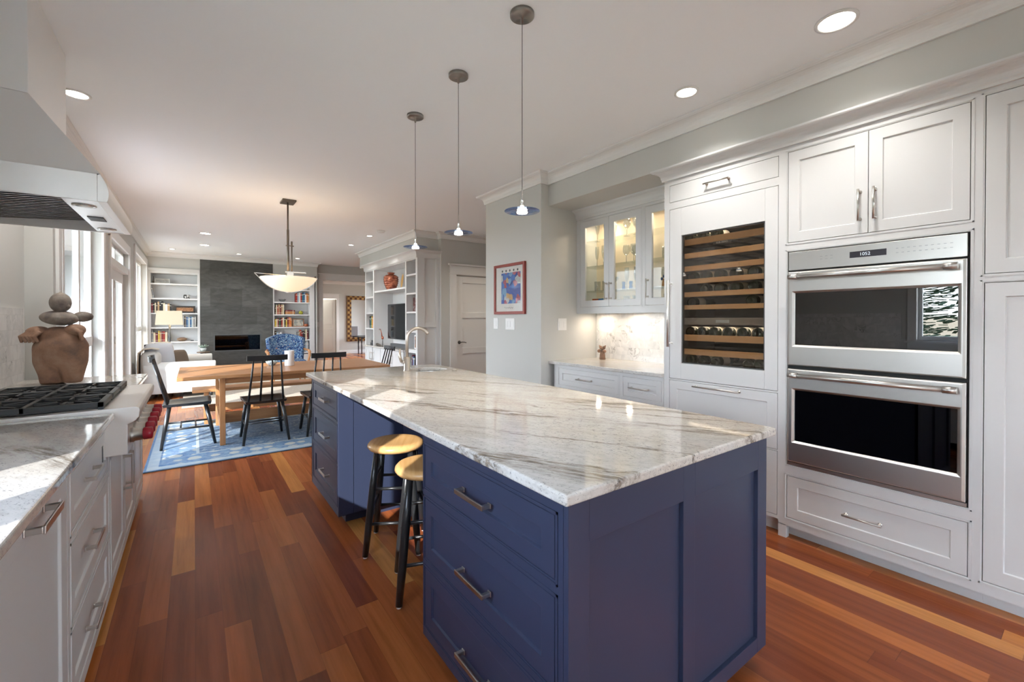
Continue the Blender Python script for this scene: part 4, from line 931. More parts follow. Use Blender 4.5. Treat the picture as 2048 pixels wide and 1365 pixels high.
st = stool(); st.location = (.965, 2.49, 0); st.rotation_euler = (0, 0, R(-30)); st['label'] = 'black-legged wooden stool, the farther one, fully beside the blue knee panel'
dup(st, (.945, 2.01, 0), R(-20), 'black-legged wooden stool, the nearer one, partly hidden by the island drawers')
# ================================================================ pendants
def pendant():
    t = thing('pendant_light', 'x', 'pendant light', (0, 0, CZ), 'pendant lights over the island')
    MB().lathe([(0, 0), (.057, 0), (.057, -.016), (.05, -.02), (.008, -.022), (.006, -.05), (0, -.05)], (0, 0, CZ), 32).build('canopy', BRONZE if False else mat('canopy_nickel', (.28, .26, .24), .35, .9), t)
    MB().tube([(0, 0, CZ-.04), (0, 0, 1.93)], .0016, 6).build('cord', GREY, t)
    MB().tube([(0, 0, 1.95), (0, 0, 1.90), (0, 0, 1.86)], [.003, .005, .009], 10).build('socket', CHROME, t)
    MB().lathe([(.009, 1.875), (.011, 1.862), (.014, 1.85), (.030, 1.838), (.033, 1.832)], n=24).build('reflector', CLEAR, t)
    MB().lathe([(0, 1.868), (.009, 1.865), (.013, 1.85), (.026, 1.836), (.024, 1.830), (0, 1.829)], n=20).build('bulb', BULB, t)
    MB().lathe([(.012, 1.842), (.083, 1.842), (.0835, 1.8405), (.083, 1.839), (.012, 1.839), (.012, 1.842)], n=48).build('glass_disc', BLUEGL, t)
    return t
p0 = pendant(); p0.location = (1.255, 1.64, CZ); p0['label'] = 'blue glass disc pendant, nearest of the three over the island'
dup(p0, (1.265, 2.27, CZ), label='blue glass disc pendant, middle of the three over the island'); dup(p0, (1.27, 2.90, CZ), label='blue glass disc pendant, farthest of the three over the island')
for ch in (p0,): pass
for x, y in ((1.255, 1.64), (1.265, 2.27), (1.27, 2.90)): lamp('pendant_lamp', 'SPOT', (x, y, 1.825), 9, (1, .84, .62), spot_size=R(95), spot_blend=.6, shadow_soft_size=.02)
# ================================================================ ceiling lights
cl = None
cans = [(2.511, .788, .075, 'nearest the upper right corner of the photo'), (2.526, 1.59, .06, 'above the wine cooler tower'), (-.60, 3.90, .06, 'beside the hood chimney'), (.166, 8.93, .075, 'over the far end of the table, nearer of a pair'), (.175, 10.33, .075, 'before the left bookcase, farther of a pair'),
        (-.352, 11.31, .045, 'by the left bookcase'), (.812, 11.31, .045, 'before the slate fireplace'), (1.989, 11.33, .045, 'before the right bookcase'), (2.454, 7.53, .045, 'in front of the television wall'), (2.463, 8.66, .045, 'left of the television wall')]
for x, y, r, wh in cans:
    if cl is None or True:
        o = thing('recessed_light', f'round recessed ceiling light {wh}', 'ceiling light', (x, y, CZ), 'recessed ceiling lights')
        MB().lathe([(r, -.001), (r+.014, -.001), (r+.014, -.006), (r, -.008), (r-.004, 0)], (x, y, CZ), 28).build('trim_ring', TRIMW, o)
        MB().lathe([(0, -.002), (r, -.002), (r, -.004), (0, -.004)], (x, y, CZ), 24).build('lens', LEDM, o)
    lamp('recessed_lamp', 'SPOT', (x, y, CZ-.02), 30, (1, .96, .90), spot_size=R(120), spot_blend=.8, shadow_soft_size=r)
t = thing('smoke_detector', 'round white smoke detector on the ceiling near the television wall', 'smoke detector', (2.49, 7.05, CZ)); MB().lathe([(0, -.03), (.05, -.03), (.065, 0), (0, 0)], (2.47, 7.0, CZ), 24).build('housing', PLATE, t)
# ================================================================ dining
TX0, TX1, TY0, TY1 = -.14, 2.02, 5.40, 6.60
t = thing('dining_table', 'long natural cherry wood trestle dining table on the blue rug', 'table', (.94, 6.0, 0))
MB().box(TX0, TY0, .715, TX1, TY1, .75).build('tabletop', TABLEW, t, bevel=.004)
for x in (.215, 1.60):
    for y in (5.445, 6.49): MB().box(x, y, .014, x+.05, y+.055, .714).build('leg', TABLEWZ, t, bevel=.003)
mb = MB(); mb.box(.265, 5.46, .655, 1.60, 5.48, .713); mb.box(.265, 6.52, .655, 1.60, 6.54, .713); mb.box(.22, 5.50, .655, .25, 6.49, .713); mb.box(1.61, 5.50, .655, 1.64, 6.49, .713); mb.build('apron', TABLEW, t, bevel=.002)
MB().box(.265, 5.90, .155, 1.60, 5.935, .275).build('stretcher', TABLEW, t, bevel=.003)
mb = MB(); mb.box(.22, 5.50, .17, .25, 6.49, .26); mb.box(1.61, 5.50, .17, 1.64, 6.49, .26); mb.build('cross_rail', TABLEW, t, bevel=.003)
t = thing('dining_bench', 'low wooden bench along the far side of the dining table', 'bench', (.95, 6.75, 0))
MB().box(-.02, 6.62, .42, 1.95, 6.95, .455).build('bench_seat', TABLEW, t, bevel=.003)
for x in (.10, 1.78): MB().box(x, 6.66, .014, x+.05, 6.91, .419).build('leg', TABLEWZ, t, bevel=.003)
MB().box(.15, 6.77, .15, 1.78, 6.80, .24).build('stretcher', TABLEW, t)
def chair():
    t = thing('dining_chair', 'x', 'chair', (0, 0, 0), 'black spindle-back dining chairs'); m = BLACKW
    mb = MB(); bm = mb.bm; N1 = 12; top = []   # saddle seat, faces +y
    for j in range(N1+1):
        row = []
        for i in range(N1+1):
            u, v = i/N1*2-1, j/N1*2-1; w_ = .205 - .012*(v) + .0*abs(u)
            row.append((u*(.215-.02*(1-v)/2), v*.205, .452 - .016*(1-u*u*.8)*(1-abs(v)**3) + .004*v))
        top.append(row)
    vt = [[bm.verts.new(p) for p in r] for r in top]; vb = [[bm.verts.new((p[0]*.96, p[1]*.96, .422)) for p in r] for r in top]
    for j in range(N1):
        for i in range(N1):
            f = bm.faces.new([vt[j][i], vt[j][i+1], vt[j+1][i+1], vt[j+1][i]]); f.smooth = True; bm.faces.new([vb[j][i], vb[j+1][i], vb[j+1][i+1], vb[j][i+1]])
    edge = [(0, i) for i in range(N1)] + [(j, N1) for j in range(N1)] + [(N1, i) for i in range(N1, 0, -1)] + [(j, 0) for j in range(N1, 0, -1)]
    for k in range(len(edge)):
        a, b = edge[k], edge[(k+1) % len(edge)]; bm.faces.new([vt[a[0]][a[1]], vt[b[0]][b[1]], vb[b[0]][b[1]], vb[a[0]][a[1]]])
    mb.build('seat', m, t)
    F = [(-.215, -.215), (.215, -.215), (.205, .235), (-.205, .235)]; T = [(-.155, -.15), (.155, -.15), (.155, .15), (-.155, .15)]
    for (a, b), (c, d) in zip(F, T): MB().tube([(a, b, .0), (a+(c-a)*.5, b+(d-b)*.5, .22), (c, d, .428)], [.013, .019, .017], 12).build('leg', m, t)
    at = lambda i, z: (F[i][0]+(T[i][0]-F[i][0])*z/.43, F[i][1]+(T[i][1]-F[i][1])*z/.43, z)
    for i, j, z in ((0, 3, .19), (1, 2, .19)): MB().tube([at(i, z), at(j, z)], .010, 10).build('stretcher', m, t)
    for q in (.33, .66):
        p = [at(0, .19)[k]+(at(3, .19)[k]-at(0, .19)[k])*q for k in range(3)]; MB().tube([p, (-p[0], p[1], p[2])], .008, 8).build('stretcher', m, t)
    for x0, x1 in ((-.165, -.125), (-.055, -.045), (.055, .045), (.165, .125)):
        MB().tube([(x0, -.165, .44), ((x0+x1)/2, -.225, .66), (x1, -.285, .90)], [.011, .010, .008], 10).build('spindle', m, t)
    mb = MB(); mb.poly([(-.185, -.268, .885), (-.185, -.30, .90), (-.19, -.31, .935), (-.185, -.285, .935)], (0, 0, 0)) if False else None
    for k in range(8):
        a0, a1 = -.185+.37*k/8, -.185+.37*(k+1)/8; yo = lambda a: -.298 + .018*(a/.185)**2
        mb.bm.faces.new  # curved top rail from short segments
    N2 = 16; rings = []
    for k in range(N2+1):
        a = -.188+.376*k/N2; y = -.312 + .022*(a/.188)**2
        rings.append([mb.bm.verts.new(p) for p in ((a, y-.012, .883), (a, y+.014, .883), (a, y+.008, .940), (a, y-.016, .940))])
    for a, b in zip(rings, rings[1:]):
        for k in range(4): mb.bm.faces.new([a[k], a[(k+1) % 4], b[(k+1) % 4], b[k]])
    mb.bm.faces.new(rings[0]); mb.bm.faces.new(rings[-1]); mb.build('top_rail', m, t, bevel=.003)
    return t
ZR = .014
ch = chair(); ch.location = (.625, 5.50, ZR); ch['label'] = 'black spindle-back chair facing the table, left of the island worktop'
dup(ch, (1.235, 5.50, ZR), label='black spindle-back chair on the near side of the table, mostly hidden by the island')
dup(ch, (-.055, 5.80, ZR), R(-90), 'black spindle-back chair at the left end of the table, by the windows')
dup(ch, (1.93, 5.97, ZR), R(90), 'black spindle-back chair at the right end of the table, near the faucet')
struct_rug = tag(MB().box(-.36, 4.89, 0.001, 2.35, 6.95, .012).build('area_rug', RUG, bevel=.003), 'blue and cream patterned rug under the dining table', 'rug')
tag(MB().box(-.15, 8.1, .001, 2.6, 11.4, .012).build('area_rug', BEIGE, bevel=.003), 'pale beige rug in the sitting area before the fireplace', 'rug')
# items on the table
t = thing('white_vase', 'white cylindrical ceramic crock standing on the dining table', 'crock', (.965, 6.05, .75))
MB().lathe([(0, 0), (.052, 0), (.055, .005), (.055, .185), (.052, .19), (.048, .185), (.048, .02), (0, .02)], (.965, 6.05, .75), 32).build('body', mat('white_ceramic', (.82, .82, .83), .25), t)
mb = MB(); fy = 6.05-.056
for k, (a, b) in enumerate(((0, 0), (.012, .01), (-.01, .014), (.004, .024), (.016, -.004))): mb.ell((.935+a, 6.005+abs(a)*.3, .85+b), .004, .003, .005, n=8)
mb.build('painted_sprig', GREY, t)
t = thing('blue_bowl', 'blue and white patterned bowl on the dining table behind the chair back', 'bowl', (.79, 6.21, .75))
MB().lathe([(0, .004), (.03, 0), (.035, .006), (.06, .03), (.068, .055), (.065, .055), (.055, .03), (0, .012)], (.79, 6.21, .75), 28).build('bowl', bpy.data.materials['patterned_ceramic'], t)
# dining pendant
t = thing('dining_pendant', 'bronze stem pendant with a glowing alabaster bowl over the table', 'pendant light', (.935, 5.90, CZ))
MB().box(.86, 5.80, CZ-.022, 1.01, 6.02, CZ-.001).build('canopy', BRONZE, t, bevel=.003)
mb = MB(); mb.tube([(.93, 5.90, CZ-.02), (.93, 5.90, 1.84)], .010, 10); mb.tube([(.93, 5.90, 2.42), (.93, 5.90, 1.84)], .014, 10); mb.tube([(.972, 5.90, 2.27), (.972, 5.90, 1.84)], .008, 10); mb.tube([(.905, 5.90, 2.225), (.995, 5.90, 2.225)], .006, 8); mb.tube([(.972, 5.90, 2.28), (.972, 5.90, 2.23)], .010, 8); mb.build('stem', BRONZE, t)
mb = MB(); mb.box(.90, 5.885, 1.90, 1.13, 5.915, 1.912); mb.box(.915, 5.87, 1.85, .985, 5.93, 1.90); mb.build('bracket', NICKEL, t)
B = []
Rr, dp = .313, .165; rad = (Rr*Rr+dp*dp)/(2*dp)
for i in range(13):
    a = math.asin(Rr/rad)*i/12; B.append((rad*math.sin(a), 1.665+rad-rad*math.cos(a)))
B2 = [(max(r-.006, 0), z+.005) for r, z in B][::-1]
MB().lathe(B+B2, (.937, 5.90, 0), 48).build('bowl_shade', BOWLM, t)
mb = MB(); pts = []
for i in range(21):
    a = -math.asin(Rr/rad)+2*math.asin(Rr/rad)*i/20; pts.append((.937+(rad+.006)*math.sin(a), 5.90, 1.665+rad-(rad+.006)*math.cos(a)))
pts = [(.575, 5.90, 1.875)] + pts + [(1.26, 5.90, 1.845)]
for p, q in zip(pts, pts[1:]): mb.obox((Vector(p)+Vector(q))/2, Vector(q)-Vector(p), (0, 1, 0), (Vector(q)-Vector(p)).cross(Vector((0, 1, 0))), (Vector(q)-Vector(p)).length/2+.001, .014, .0025)
mb.tube([(.575, 5.90, 1.875), (.80, 5.90, 1.868), (1.26, 5.90, 1.845)], .004, 8); mb.lathe([(0, 1.648), (.03, 1.65), (.03, 1.658), (0, 1.66)], (.937, 5.90, 0), 16)
mb.build('strap', NICKEL, t)
lamp('dining_pendant_lamp', 'POINT', (.937, 5.90, 1.80), 5, (1, .76, .5), shadow_soft_size=.08)
# ================================================================ far wall: bookcases, fireplace
pw = PY(12.0, -1)
def bookcase(name, label, x0, x1, o0, o1, zs, top):
    t = thing(name, label, 'bookcase', ((x0+x1)/2, 12.15, 0))
    mb = MB(); frame_boxes(mb, pw, x0, 0, x1, 2.42, [(o0, .45, o1, top), ], t=.02, bead=0)
    mb.box(x0, 12.02, 0, o0, 12.32, 2.42); mb.box(o1, 12.02, 0, x1, 12.32, 2.42); mb.box(o0, 12.02, 0, o1, 12.32, .45); mb.box(o0, 12.02, top, o1, 12.32, 2.42); mb.box(o0, 12.29, .45, o1, 12.32, top)
    mb.build('carcass', WHITE, t)
    pbox(pbox(MB(), pw, x0, 2.37, x1, 2.43, 0, .03), pw, x0, 2.35, x1, 2.37, 0, .015).build('cornice', WHITE, t, bevel=.004)
    for z in zs: MB().box(o0, 12.012, z-.028, o1, 12.285, z).build('shelf', WHITE, t)
    return t
ZS = (2.105, 1.785, 1.468, 1.158, .845)
bookcase('bookcase', 'tall white built-in bookcase left of the slate fireplace', -.795, .115, -.735, .068, ZS, 2.32)
ZS2 = (2.07, 1.757, 1.45, 1.142, .82, .50)
bookcase('bookcase', 'tall white built-in bookcase right of the slate fireplace', 1.56, 2.50, 1.585, 2.385, ZS2, 2.32)
t = thing('fireplace', 'dark slate tiled fireplace surround with a wide black firebox', 'fireplace', (.84, 12.1, 0))
mb = MB(); frame_boxes(mb, PY(11.985, -1), .118, 0, 1.555, 2.67, [(.362, .59, 1.306, .985)], t=.05, bead=0); mb.build('slate_surround', SLATE, t)
mb = MB()
for a in ((.362, .59, .388, .985), (1.28, .59, 1.306, .985), (.388, .96, 1.28, .985), (.388, .59, 1.28, .615)): pbox(mb, PY(11.985, -1), *a, -.05, .006)
mb.build('firebox_frame', GREY, t, bevel=.002)
mb = MB(); mb.box(.362, 12.30, .59, 1.306, 12.32, .985); mb.box(.362, 12.035, .56, 1.306, 12.3, .59); mb.box(.362, 12.035, .985, 1.306, 12.3, .99); mb.box(.35, 12.035, .59, .362, 12.3, .985); mb.box(1.306, 12.035, .59, 1.318, 12.3, .985); mb.build('firebox', mat('firebox_black', (.015, .015, .016), .6), t)
MB().box(.388, 11.995, .615, 1.28, 11.999, .96).build('firebox_glass', pane_mat('fire_glass', (.35, .35, .36), refl=1.2), t)
# books
BK = {'dark brown': (.045, .025, .018), 'black': (.012, .012, .014), 'cream': (.62, .55, .40), 'red': (.32, .035, .025), 'tan': (.38, .24, .12), 'blue': (.03, .12, .30), 'teal': (.03, .16, .20), 'white': (.70, .70, .68), 'yellow': (.60, .42, .06), 'maroon': (.16, .02, .03), 'green': (.04, .10, .05), 'orange': (.55, .17, .04), 'grey': (.22, .23, .25), 'pale blue': (.28, .42, .55)}
PAGES = mat('page_block', (.70, .66, .56), .9); BM = {}; BKM = {}
def bookmesh(col):
    if col not in BM:
        BM[col] = mat('book_'+col.replace(' ', '_'), BK[col], .5); me = bpy.data.meshes.new('book'); mb = MB()   # unit book: spine toward -y
        mb.box(-.5, -.5, 0, -.44, .5, 1); mb.box(.44, -.5, 0, .5, .5, 1); mb.box(-.5, -.5, 0, .5, -.46, 1)
        nn = len(mb.bm.faces); mb.box(-.44, -.46, .02, .44, .46, .97); mb.bm.faces.ensure_lookup_table()
        for f in mb.bm.faces[nn:]: f.material_index = 1
        nn = len(mb.bm.faces); mb.box(-.46, -.506, .78, .46, -.5, .84); mb.box(-.46, -.506, .15, .46, -.5, .18); mb.bm.faces.ensure_lookup_table()
        for f in mb.bm.faces[nn:]: f.material_index = 1
        bmesh.ops.recalc_face_normals(mb.bm, faces=mb.bm.faces); mb.bm.to_mesh(me); mb.bm.free(); me.materials.append(BM[col]); me.materials.append(PAGES); BKM[col] = me
    return BKM[col]
def books(cols, x, z, where, face='-y', y=12.03, th=(.022, .04), ht=(.18, .25), lean=0, dep=.16, group=None, fromend='left'):
    cnt = 0
    for j, c in enumerate(cols):
        w_ = random.uniform(*th); h = random.uniform(*ht)
        o = bpy.data.objects.new('book', bookmesh(c)); C.objects.link(o)
        o['category'] = 'book'; o['label'] = f'{c} book, {ORD[j]} from left {where}'; o['group'] = group or f'books {where}'
        o.scale = (w_, dep, h)
        if face == '-y':
            o.location = (x+w_/2, y+dep/2, z); o.rotation_euler = (0, lean, 0)
            if lean: o.location = (x+w_/2, y+dep/2, z + w_/2*abs(math.sin(lean)))
            x += (w_+.0015)/math.cos(lean)
        else:   # spine toward -x, row running towards -y (left to right in view)
            o.location = (y+dep/2, x-w_/2, z); o.rotation_euler = (0, 0, R(-90)); x -= w_+.0015
def stack(cols, x, y, z, where, w_=.2, d=.15):
    for j, c in enumerate(cols):
        h = random.uniform(.02, .032); o = bpy.data.objects.new('book', bookmesh(c)); C.objects.link(o); o['category'] = 'book'
        o['label'] = f'{c} book lying flat, {ORD[j]} from the bottom, {where}'; o['group'] = f'stacked books {where}'
        o.scale = (h, d, w_); o.rotation_euler = (0, R(90), 0); o.location = (x, y+d/2, z+h/2); z += h+.001
L1 = 'left bookcase'; L2 = 'right bookcase'
books(['white', 'grey'], -.73, ZS[1]+.001, 'on the second shelf, '+L1, ht=(.24, .27), th=(.02, .03), lean=R(-8))
books(['maroon', 'black', 'cream', 'dark brown', 'tan', 'black', 'black', 'cream', 'white', 'tan', 'black'], -.73, ZS[2]+.001, 'on the third shelf, '+L1)
books(['dark brown', 'grey', 'blue', 'pale blue', 'white', 'blue', 'pale blue', 'white', 'grey', 'white'], -.17, ZS[3]+.001, 'on the fourth shelf, '+L1, th=(.016, .024), ht=(.2, .25))
books(['grey', 'cream', 'maroon', 'yellow', 'tan', 'maroon', 'red', 'cream'], -.73, ZS[4]+.001, 'on the fifth shelf, '+L1)
books(['red', 'pale blue', 'white', 'red', 'teal', 'blue', 'white', 'orange', 'tan'], 2.07, ZS2[1]+.001, 'on the second shelf, '+L2, th=(.03, .036))
books(['dark brown', 'cream', 'red', 'tan', 'maroon', 'tan', 'cream'], 1.60, ZS2[2]+.001, 'on the third shelf, '+L2, th=(.025, .034))
stack(['tan', 'orange', 'tan', 'maroon'], 1.83, 12.04, ZS2[2]+.001, 'on the third shelf, '+L2, w_=.22)
books(['yellow', 'cream', 'maroon', 'green', 'dark brown', 'red', 'cream', 'black', 'yellow', 'maroon', 'orange', 'orange'], 1.60, ZS2[3]+.001, 'on the fourth shelf, '+L2, th=(.022, .036))
books(['dark brown', 'pale blue', 'grey', 'white'], 1.60, ZS2[4]+.001, 'on the fifth shelf, left end, '+L2, th=(.035, .045))
books(['grey', 'tan', 'red', 'maroon', 'black', 'dark brown', 'cream', 'maroon'], 2.11, ZS2[4]+.001, 'on the fifth shelf, right end, '+L2, th=(.026, .036))
books(['white', 'grey', 'pale blue', 'white', 'grey'], 2.24, ZS2[5]+.001, 'on the sixth shelf, '+L2, th=(.02, .03), ht=(.24, .27), lean=R(10)*0)
books(['white', 'black', 'white', 'grey', 'black'], 2.24, .451, 'at the bottom '+L2, th=(.02, .03), ht=(.02, .045)) if False else None
# ornaments on the far shelves
def ofr(name, label, cat, x, z, w_, h, fm, im, y=12.06, fw=.03):
    t = thing(name, label, cat, (x, y, z)); mb = MB(); p = PY(y, -1)
    for a in ((x-w_/2, z, x-w_/2+fw, z+h), (x+w_/2-fw, z, x+w_/2, z+h), (x-w_/2+fw, z, x+w_/2-fw, z+fw), (x-w_/2+fw, z+h-fw, x+w_/2-fw, z+h)): pbox(mb, p, *a, -.02, 0)
    mb.build('frame', fm, t, bevel=.002); pbox(MB(), p, x-w_/2+fw, z+fw, x+w_/2-fw, z+h-fw, -.018, -.008).build('picture', im, t); return t
def noisy(name, stops, sc): m = mat(name, (.5, .5, .5), .6); n = N(m); n.col(n.ramp(n.noise(n.obj(), sc, 5, .6, 1), stops)); return m
ofr('framed_art', 'dark framed horizontal relief on the third shelf of the left bookcase', 'picture', -.155, ZS[2]+.001, .37, .155, mat('dark_frame', (.03, .025, .022), .4), noisy('relief_brown', [(.35, (.10, .05, .03)), (.6, (.42, .20, .09))], 60), fw=.035)
ofr('photo_frame', 'silver photo frame on the top shelf of the left bookcase', 'picture', -.54, ZS[0]+.001, .25, .10, NICKEL, noisy('photo_grey', [(.3, (.18, .17, .16)), (.7, (.40, .38, .35))], 8), fw=.012)
ofr('photo_frame', 'wood framed landscape picture on the fourth shelf of the right bookcase', 'picture', 2.13, ZS2[3]+.001, .26, .20, wood('frame_wood', (.22, .08, .03), (.32, .14, .06)), noisy('landscape_print', [(.35, (.12, .16, .18)), (.5, (.55, .52, .44)), (.7, (.25, .27, .2))], 7), fw=.018)
def pot(name, label, cat, x, y, z, prof, m): t = thing(name, label, cat, (x, y, z)); MB().lathe(prof, (x, y, z), 24).build('body', m, t); return t
zeb = noisy('zebra_glaze', [(.48, (.03, .03, .03)), (.52, (.6, .6, .58))], 14)
pot('patterned_bowl', 'black and white patterned bowl on the second shelf of the left bookcase', 'bowl', -.12, 12.12, ZS[1], [(0, 0), (.045, 0), (.062, .02), (.062, .09), (.056, .09), (.05, .02), (0, .01)], zeb)
pot('glass_bowl', 'clear glass bowl on the second shelf of the right bookcase', 'bowl', 1.78, 12.12, ZS2[1], [(0, 0), (.04, 0), (.06, .02), (.09, .07), (.086, .07), (.05, .015), (0, .012)], CLEAR)
pot('yellow_vase', 'yellow-green glass ball vase on the third shelf of the right bookcase', 'vase', 2.20, 12.12, ZS2[2], [(0, 0), (.03, 0), (.052, .03), (.05, .06), (.025, .085), (.03, .095), (.02, .09), (0, .01)], mat('yellow_glass', (.45, .45, .05), .1, trans=.3))
pot('copper_pot', 'small brown pottery creamer on the fourth shelf of the right bookcase', 'pot', 2.31, 12.05, ZS2[3], [(0, 0), (.04, 0), (.055, .03), (.045, .06), (.05, .07), (.04, .065), (0, .01)], COPPER)
pot('wooden_bowl', 'flattened brown closed bowl on the fifth shelf of the left bookcase', 'bowl', -.21, 12.12, ZS[4], [(0, 0), (.05, 0), (.095, .03), (.09, .06), (.04, .085), (.03, .075), (0, .01)], wood('bowl_wood', (.16, .10, .06), (.28, .18, .11)))
tag(MB().box(-.06, 12.08, ZS[4], .0, 12.13, ZS[4]+.02).build('remote_control', BLACKM, bevel=.004), 'small black remote on the fifth shelf of the left bookcase', 'remote')
tag(MB().tube([(-.70, 12.1, ZS[0]), (-.70, 12.1, ZS[0]+.05), (-.69, 12.1, ZS[0]+.15)], [.02, .008, .004], 8).build('dark_figurine', BRONZE), 'slim dark figurine at the left end of the top shelf of the left bookcase', 'figurine')
# switch plates
def plate(name, label, pl_, u, v, w_, h, gang):
    t = thing(name, label, 'switch', pl_(u, v, 0)); pbox(MB(), pl_, u-w_/2, v-h/2, u+w_/2, v+h/2, 0, .006).build('plate', PLATE, t, bevel=.002)
    for k in range(gang): c = u-w_/2+w_*(k+.5)/gang; pbox(MB(), pl_, c-.015, v-.032, c+.015, v+.032, .006, .009).build('rocker', PLATE, t, bevel=.001)
plate('light_switch', 'single white light switch on the column, left of a pair below the poster', PX(2.777, -1), 4.115, 1.283, .085, .122, 1)
plate('light_switch', 'wide three-gang white light switch on the column, right of a pair below the poster', PX(2.777, -1), 3.84, 1.278, .165, .122, 3)
plate('light_switch', 'two-gang white light switch on the recess wall beside the glass cabinet', PY(3.32, -1), 3.057, 1.277, .118, .122, 2)
plate('light_switch', 'white multi-gang switch plate on the wall right of the right bookcase', PY(12.299, -1), 2.63+.0, 1.19, .14, .125, 3)
# poster on the column
t = thing('framed_poster', 'red framed colourful poster hanging on the grey column', 'picture', (2.777, 3.84, 1.38)); pp = PX(2.777, -1); ya, yb, za, zb = 3.56, 4.125, 1.385, 1.932
mb = MB(); fw = .03
for a in ((ya, za, ya+fw, zb), (yb-fw, za, yb, zb), (ya+fw, za, yb-fw, za+fw), (ya+fw, zb-fw, yb-fw, zb)): pbox(mb, pp, *a, 0, .025)
mb.build('frame', mat('red_frame', (.26, .035, .025), .35), t, bevel=.002)
mt = pbox(MB(), pp, ya+fw, za+fw, yb-fw, zb-fw, .004, .012).build('mat_board', mat('mat_board', (.66, .64, .62), .7), t)
art = mat('poster_art', (.1, .15, .5), .6); n = N(art); v = n.n('ShaderNodeTexVoronoi'); v.inputs['Scale'].default_value = 20; n.l(n.obj(), v.inputs['Vector'])
cc = n.ramp(n.sep(v.outputs['Color'])[0], [(.0, (.04, .08, .32)), (.45, (.07, .16, .45)), (.62, (.20, .35, .50)), (.75, (.55, .55, .50)), (.84, (.62, .38, .10)), (.92, (.45, .08, .06))], 'CONSTANT')
n.col(n.mix(n.ramp(n.noise(n.obj(), 60, 4, .7, 2), [(.45, 0.), (.6, .55)]), cc, (.10, .20, .45)))
pbox(MB(), pp, 3.64, 1.50, 3.99, 1.835, .012, .0135).build('print', art, mt)
mb = MB(); 
for k in range(5):
    c = 3.97-.07*k
    for a in (20, 80, 140): mb.obox(pp(c, 1.858, .013), (0, math.cos(R(a)), math.sin(R(a))), (0, -math.sin(R(a)), math.cos(R(a))), (1, 0, 0), .013, .003, .0006)
mb.build('print_marks', BLACKM, mt)
mb = MB(); pts = [pp(3.93-.16*i/24, 1.455+.012*math.sin(i*1.7)*math.cos(i*.6), .0125) for i in range(25)]; mb.tube(pts, .0012, 5); mb.build('signature', GREY, mt)
pbox(MB(), pp, ya+fw, za+fw, yb-fw, zb-fw, .016, .018).build('glazing', CABGL, t)
# ================================================================ TV wall unit
XT = 2.92; pt = PX(XT, -1)
t = thing('media_wall_unit', 'tall white built-in media unit with open shelves around the television', 'wall unit', (3.12, 7.9, 0))
holes = [(6.665, .83, 7.055, 2.31), (7.10, .80, 8.70, 2.31), (8.75, .80, 9.205, 2.31), (6.665, .15, 7.055, .77)]
mb = MB(); frame_boxes(mb, pt, 6.62, .0, 9.255, 2.40, holes, bead=0)
mb.box(XT+.02, 6.62, 0, 3.33, 6.655, 2.40)
for y in (7.06, 8.705): mb.box(XT+.02, y, 0, 3.33, y+.035, 2.40)
mb.box(XT+.02, 9.21, 0, 3.33, 9.25, 2.40); mb.box(3.315, 6.655, 0, 3.33, 9.21, 2.40); mb.box(XT+.02, 6.655, 2.32, 3.315, 9.21, 2.40); mb.box(XT+.02, 6.655, .775, 3.315, 7.06, .825); mb.box(XT+.02, 6.655, .09, 3.315, 7.06, .14)
mb.build('carcass', WHITE, t)
MB().box(XT+.01, 7.10, 1.858, 3.315, 8.705, 1.888).build('shelf', WHITE, t)
for z in (2.085, 1.772, 1.458, 1.136): MB().box(XT+.008, 6.66, z-.028, 3.315, 7.058, z).build('shelf', WHITE, t)
for z in (2.11, 1.79, 1.465, 1.15): MB().box(XT+.008, 8.742, z-.028, 3.315, 9.208, z).build('shelf', WHITE, t)
for z in (.47,): MB().box(XT+.008, 6.66, z-.028, 3.315, 7.058, z).build('shelf', WHITE, t)
MB().box(XT-.05, 7.09, .775, 3.31, 9.22, .80).build('counter', GRAN, t, bevel=.004)
pp2 = PX(XT-.03, -1)
for a, b, hy in ((9.17, 8.72, 8.77), (8.69, 8.26, 8.64), (8.24, 7.70, 7.74), (7.68, 7.12, 7.64)):
    d = shaker(pp2, b, .12, a, .765, rail=.055).build('door', WHITE, t, bevel=.001); barpull(pp2, hy, .60, .15, vert=True, mat=NICKEL, parent=d)
psd = PY(6.62, -1)
for (a, b) in ((1.271, 2.33), (.12, 1.203)): pass
mb = MB(); frame_boxes(mb, psd, XT, 0, 3.325, 2.40, [(3.05, 1.275, 3.252, 2.33), (3.05, .13, 3.252, 1.20)], t=.0001, bead=0)
mb2 = MB(); 
for h_ in ((XT, 0, 3.05, 2.40), (3.252, 0, 3.325, 2.40), (3.05, 2.33, 3.252, 2.40), (3.05, 1.20, 3.252, 1.275), (3.05, 0, 3.252, .13)): pbox(mb2, psd, *h_, 0, .02)
mb.bm.free(); mb2.build('side_panel', WHITE, t, bevel=.0015)
struct(molding([(3.33, 6.61), (XT, 6.61), (XT, 9.255), (3.33, 9.255)], [(a, b) for a, b in crownprof(2.458, .13, .08)], 'trim_22', WHITE))
tv = thing('television', 'flat black television mounted inside the white media unit', 'television', (3.1, 7.81, .95))
MB().box(3.10, 7.20, .950, 3.135, 8.42, 1.622).build('bezel', BLACKM, tv, bevel=.003)
MB().box(3.0975, 7.208, .960, 3.0995, 8.412, 1.614).build('screen', mat('tv_screen', (.02, .022, .025), .05, spec=.9), tv)
MB().box(3.135, 7.6, 1.1, 3.314, 8.0, 1.45).build('wall_mount', BLACKM, tv)
tag(MB().box(3.02, 7.16, .801, 3.11, 8.08, .875).build('soundbar', GREY, bevel=.01), 'long dark grey soundbar under the television', 'soundbar')
t = thing('ribbed_vase', 'reddish copper ribbed vase on the upper shelf of the media unit', 'vase', (3.06, 8.13, 1.888)); pr_ = []
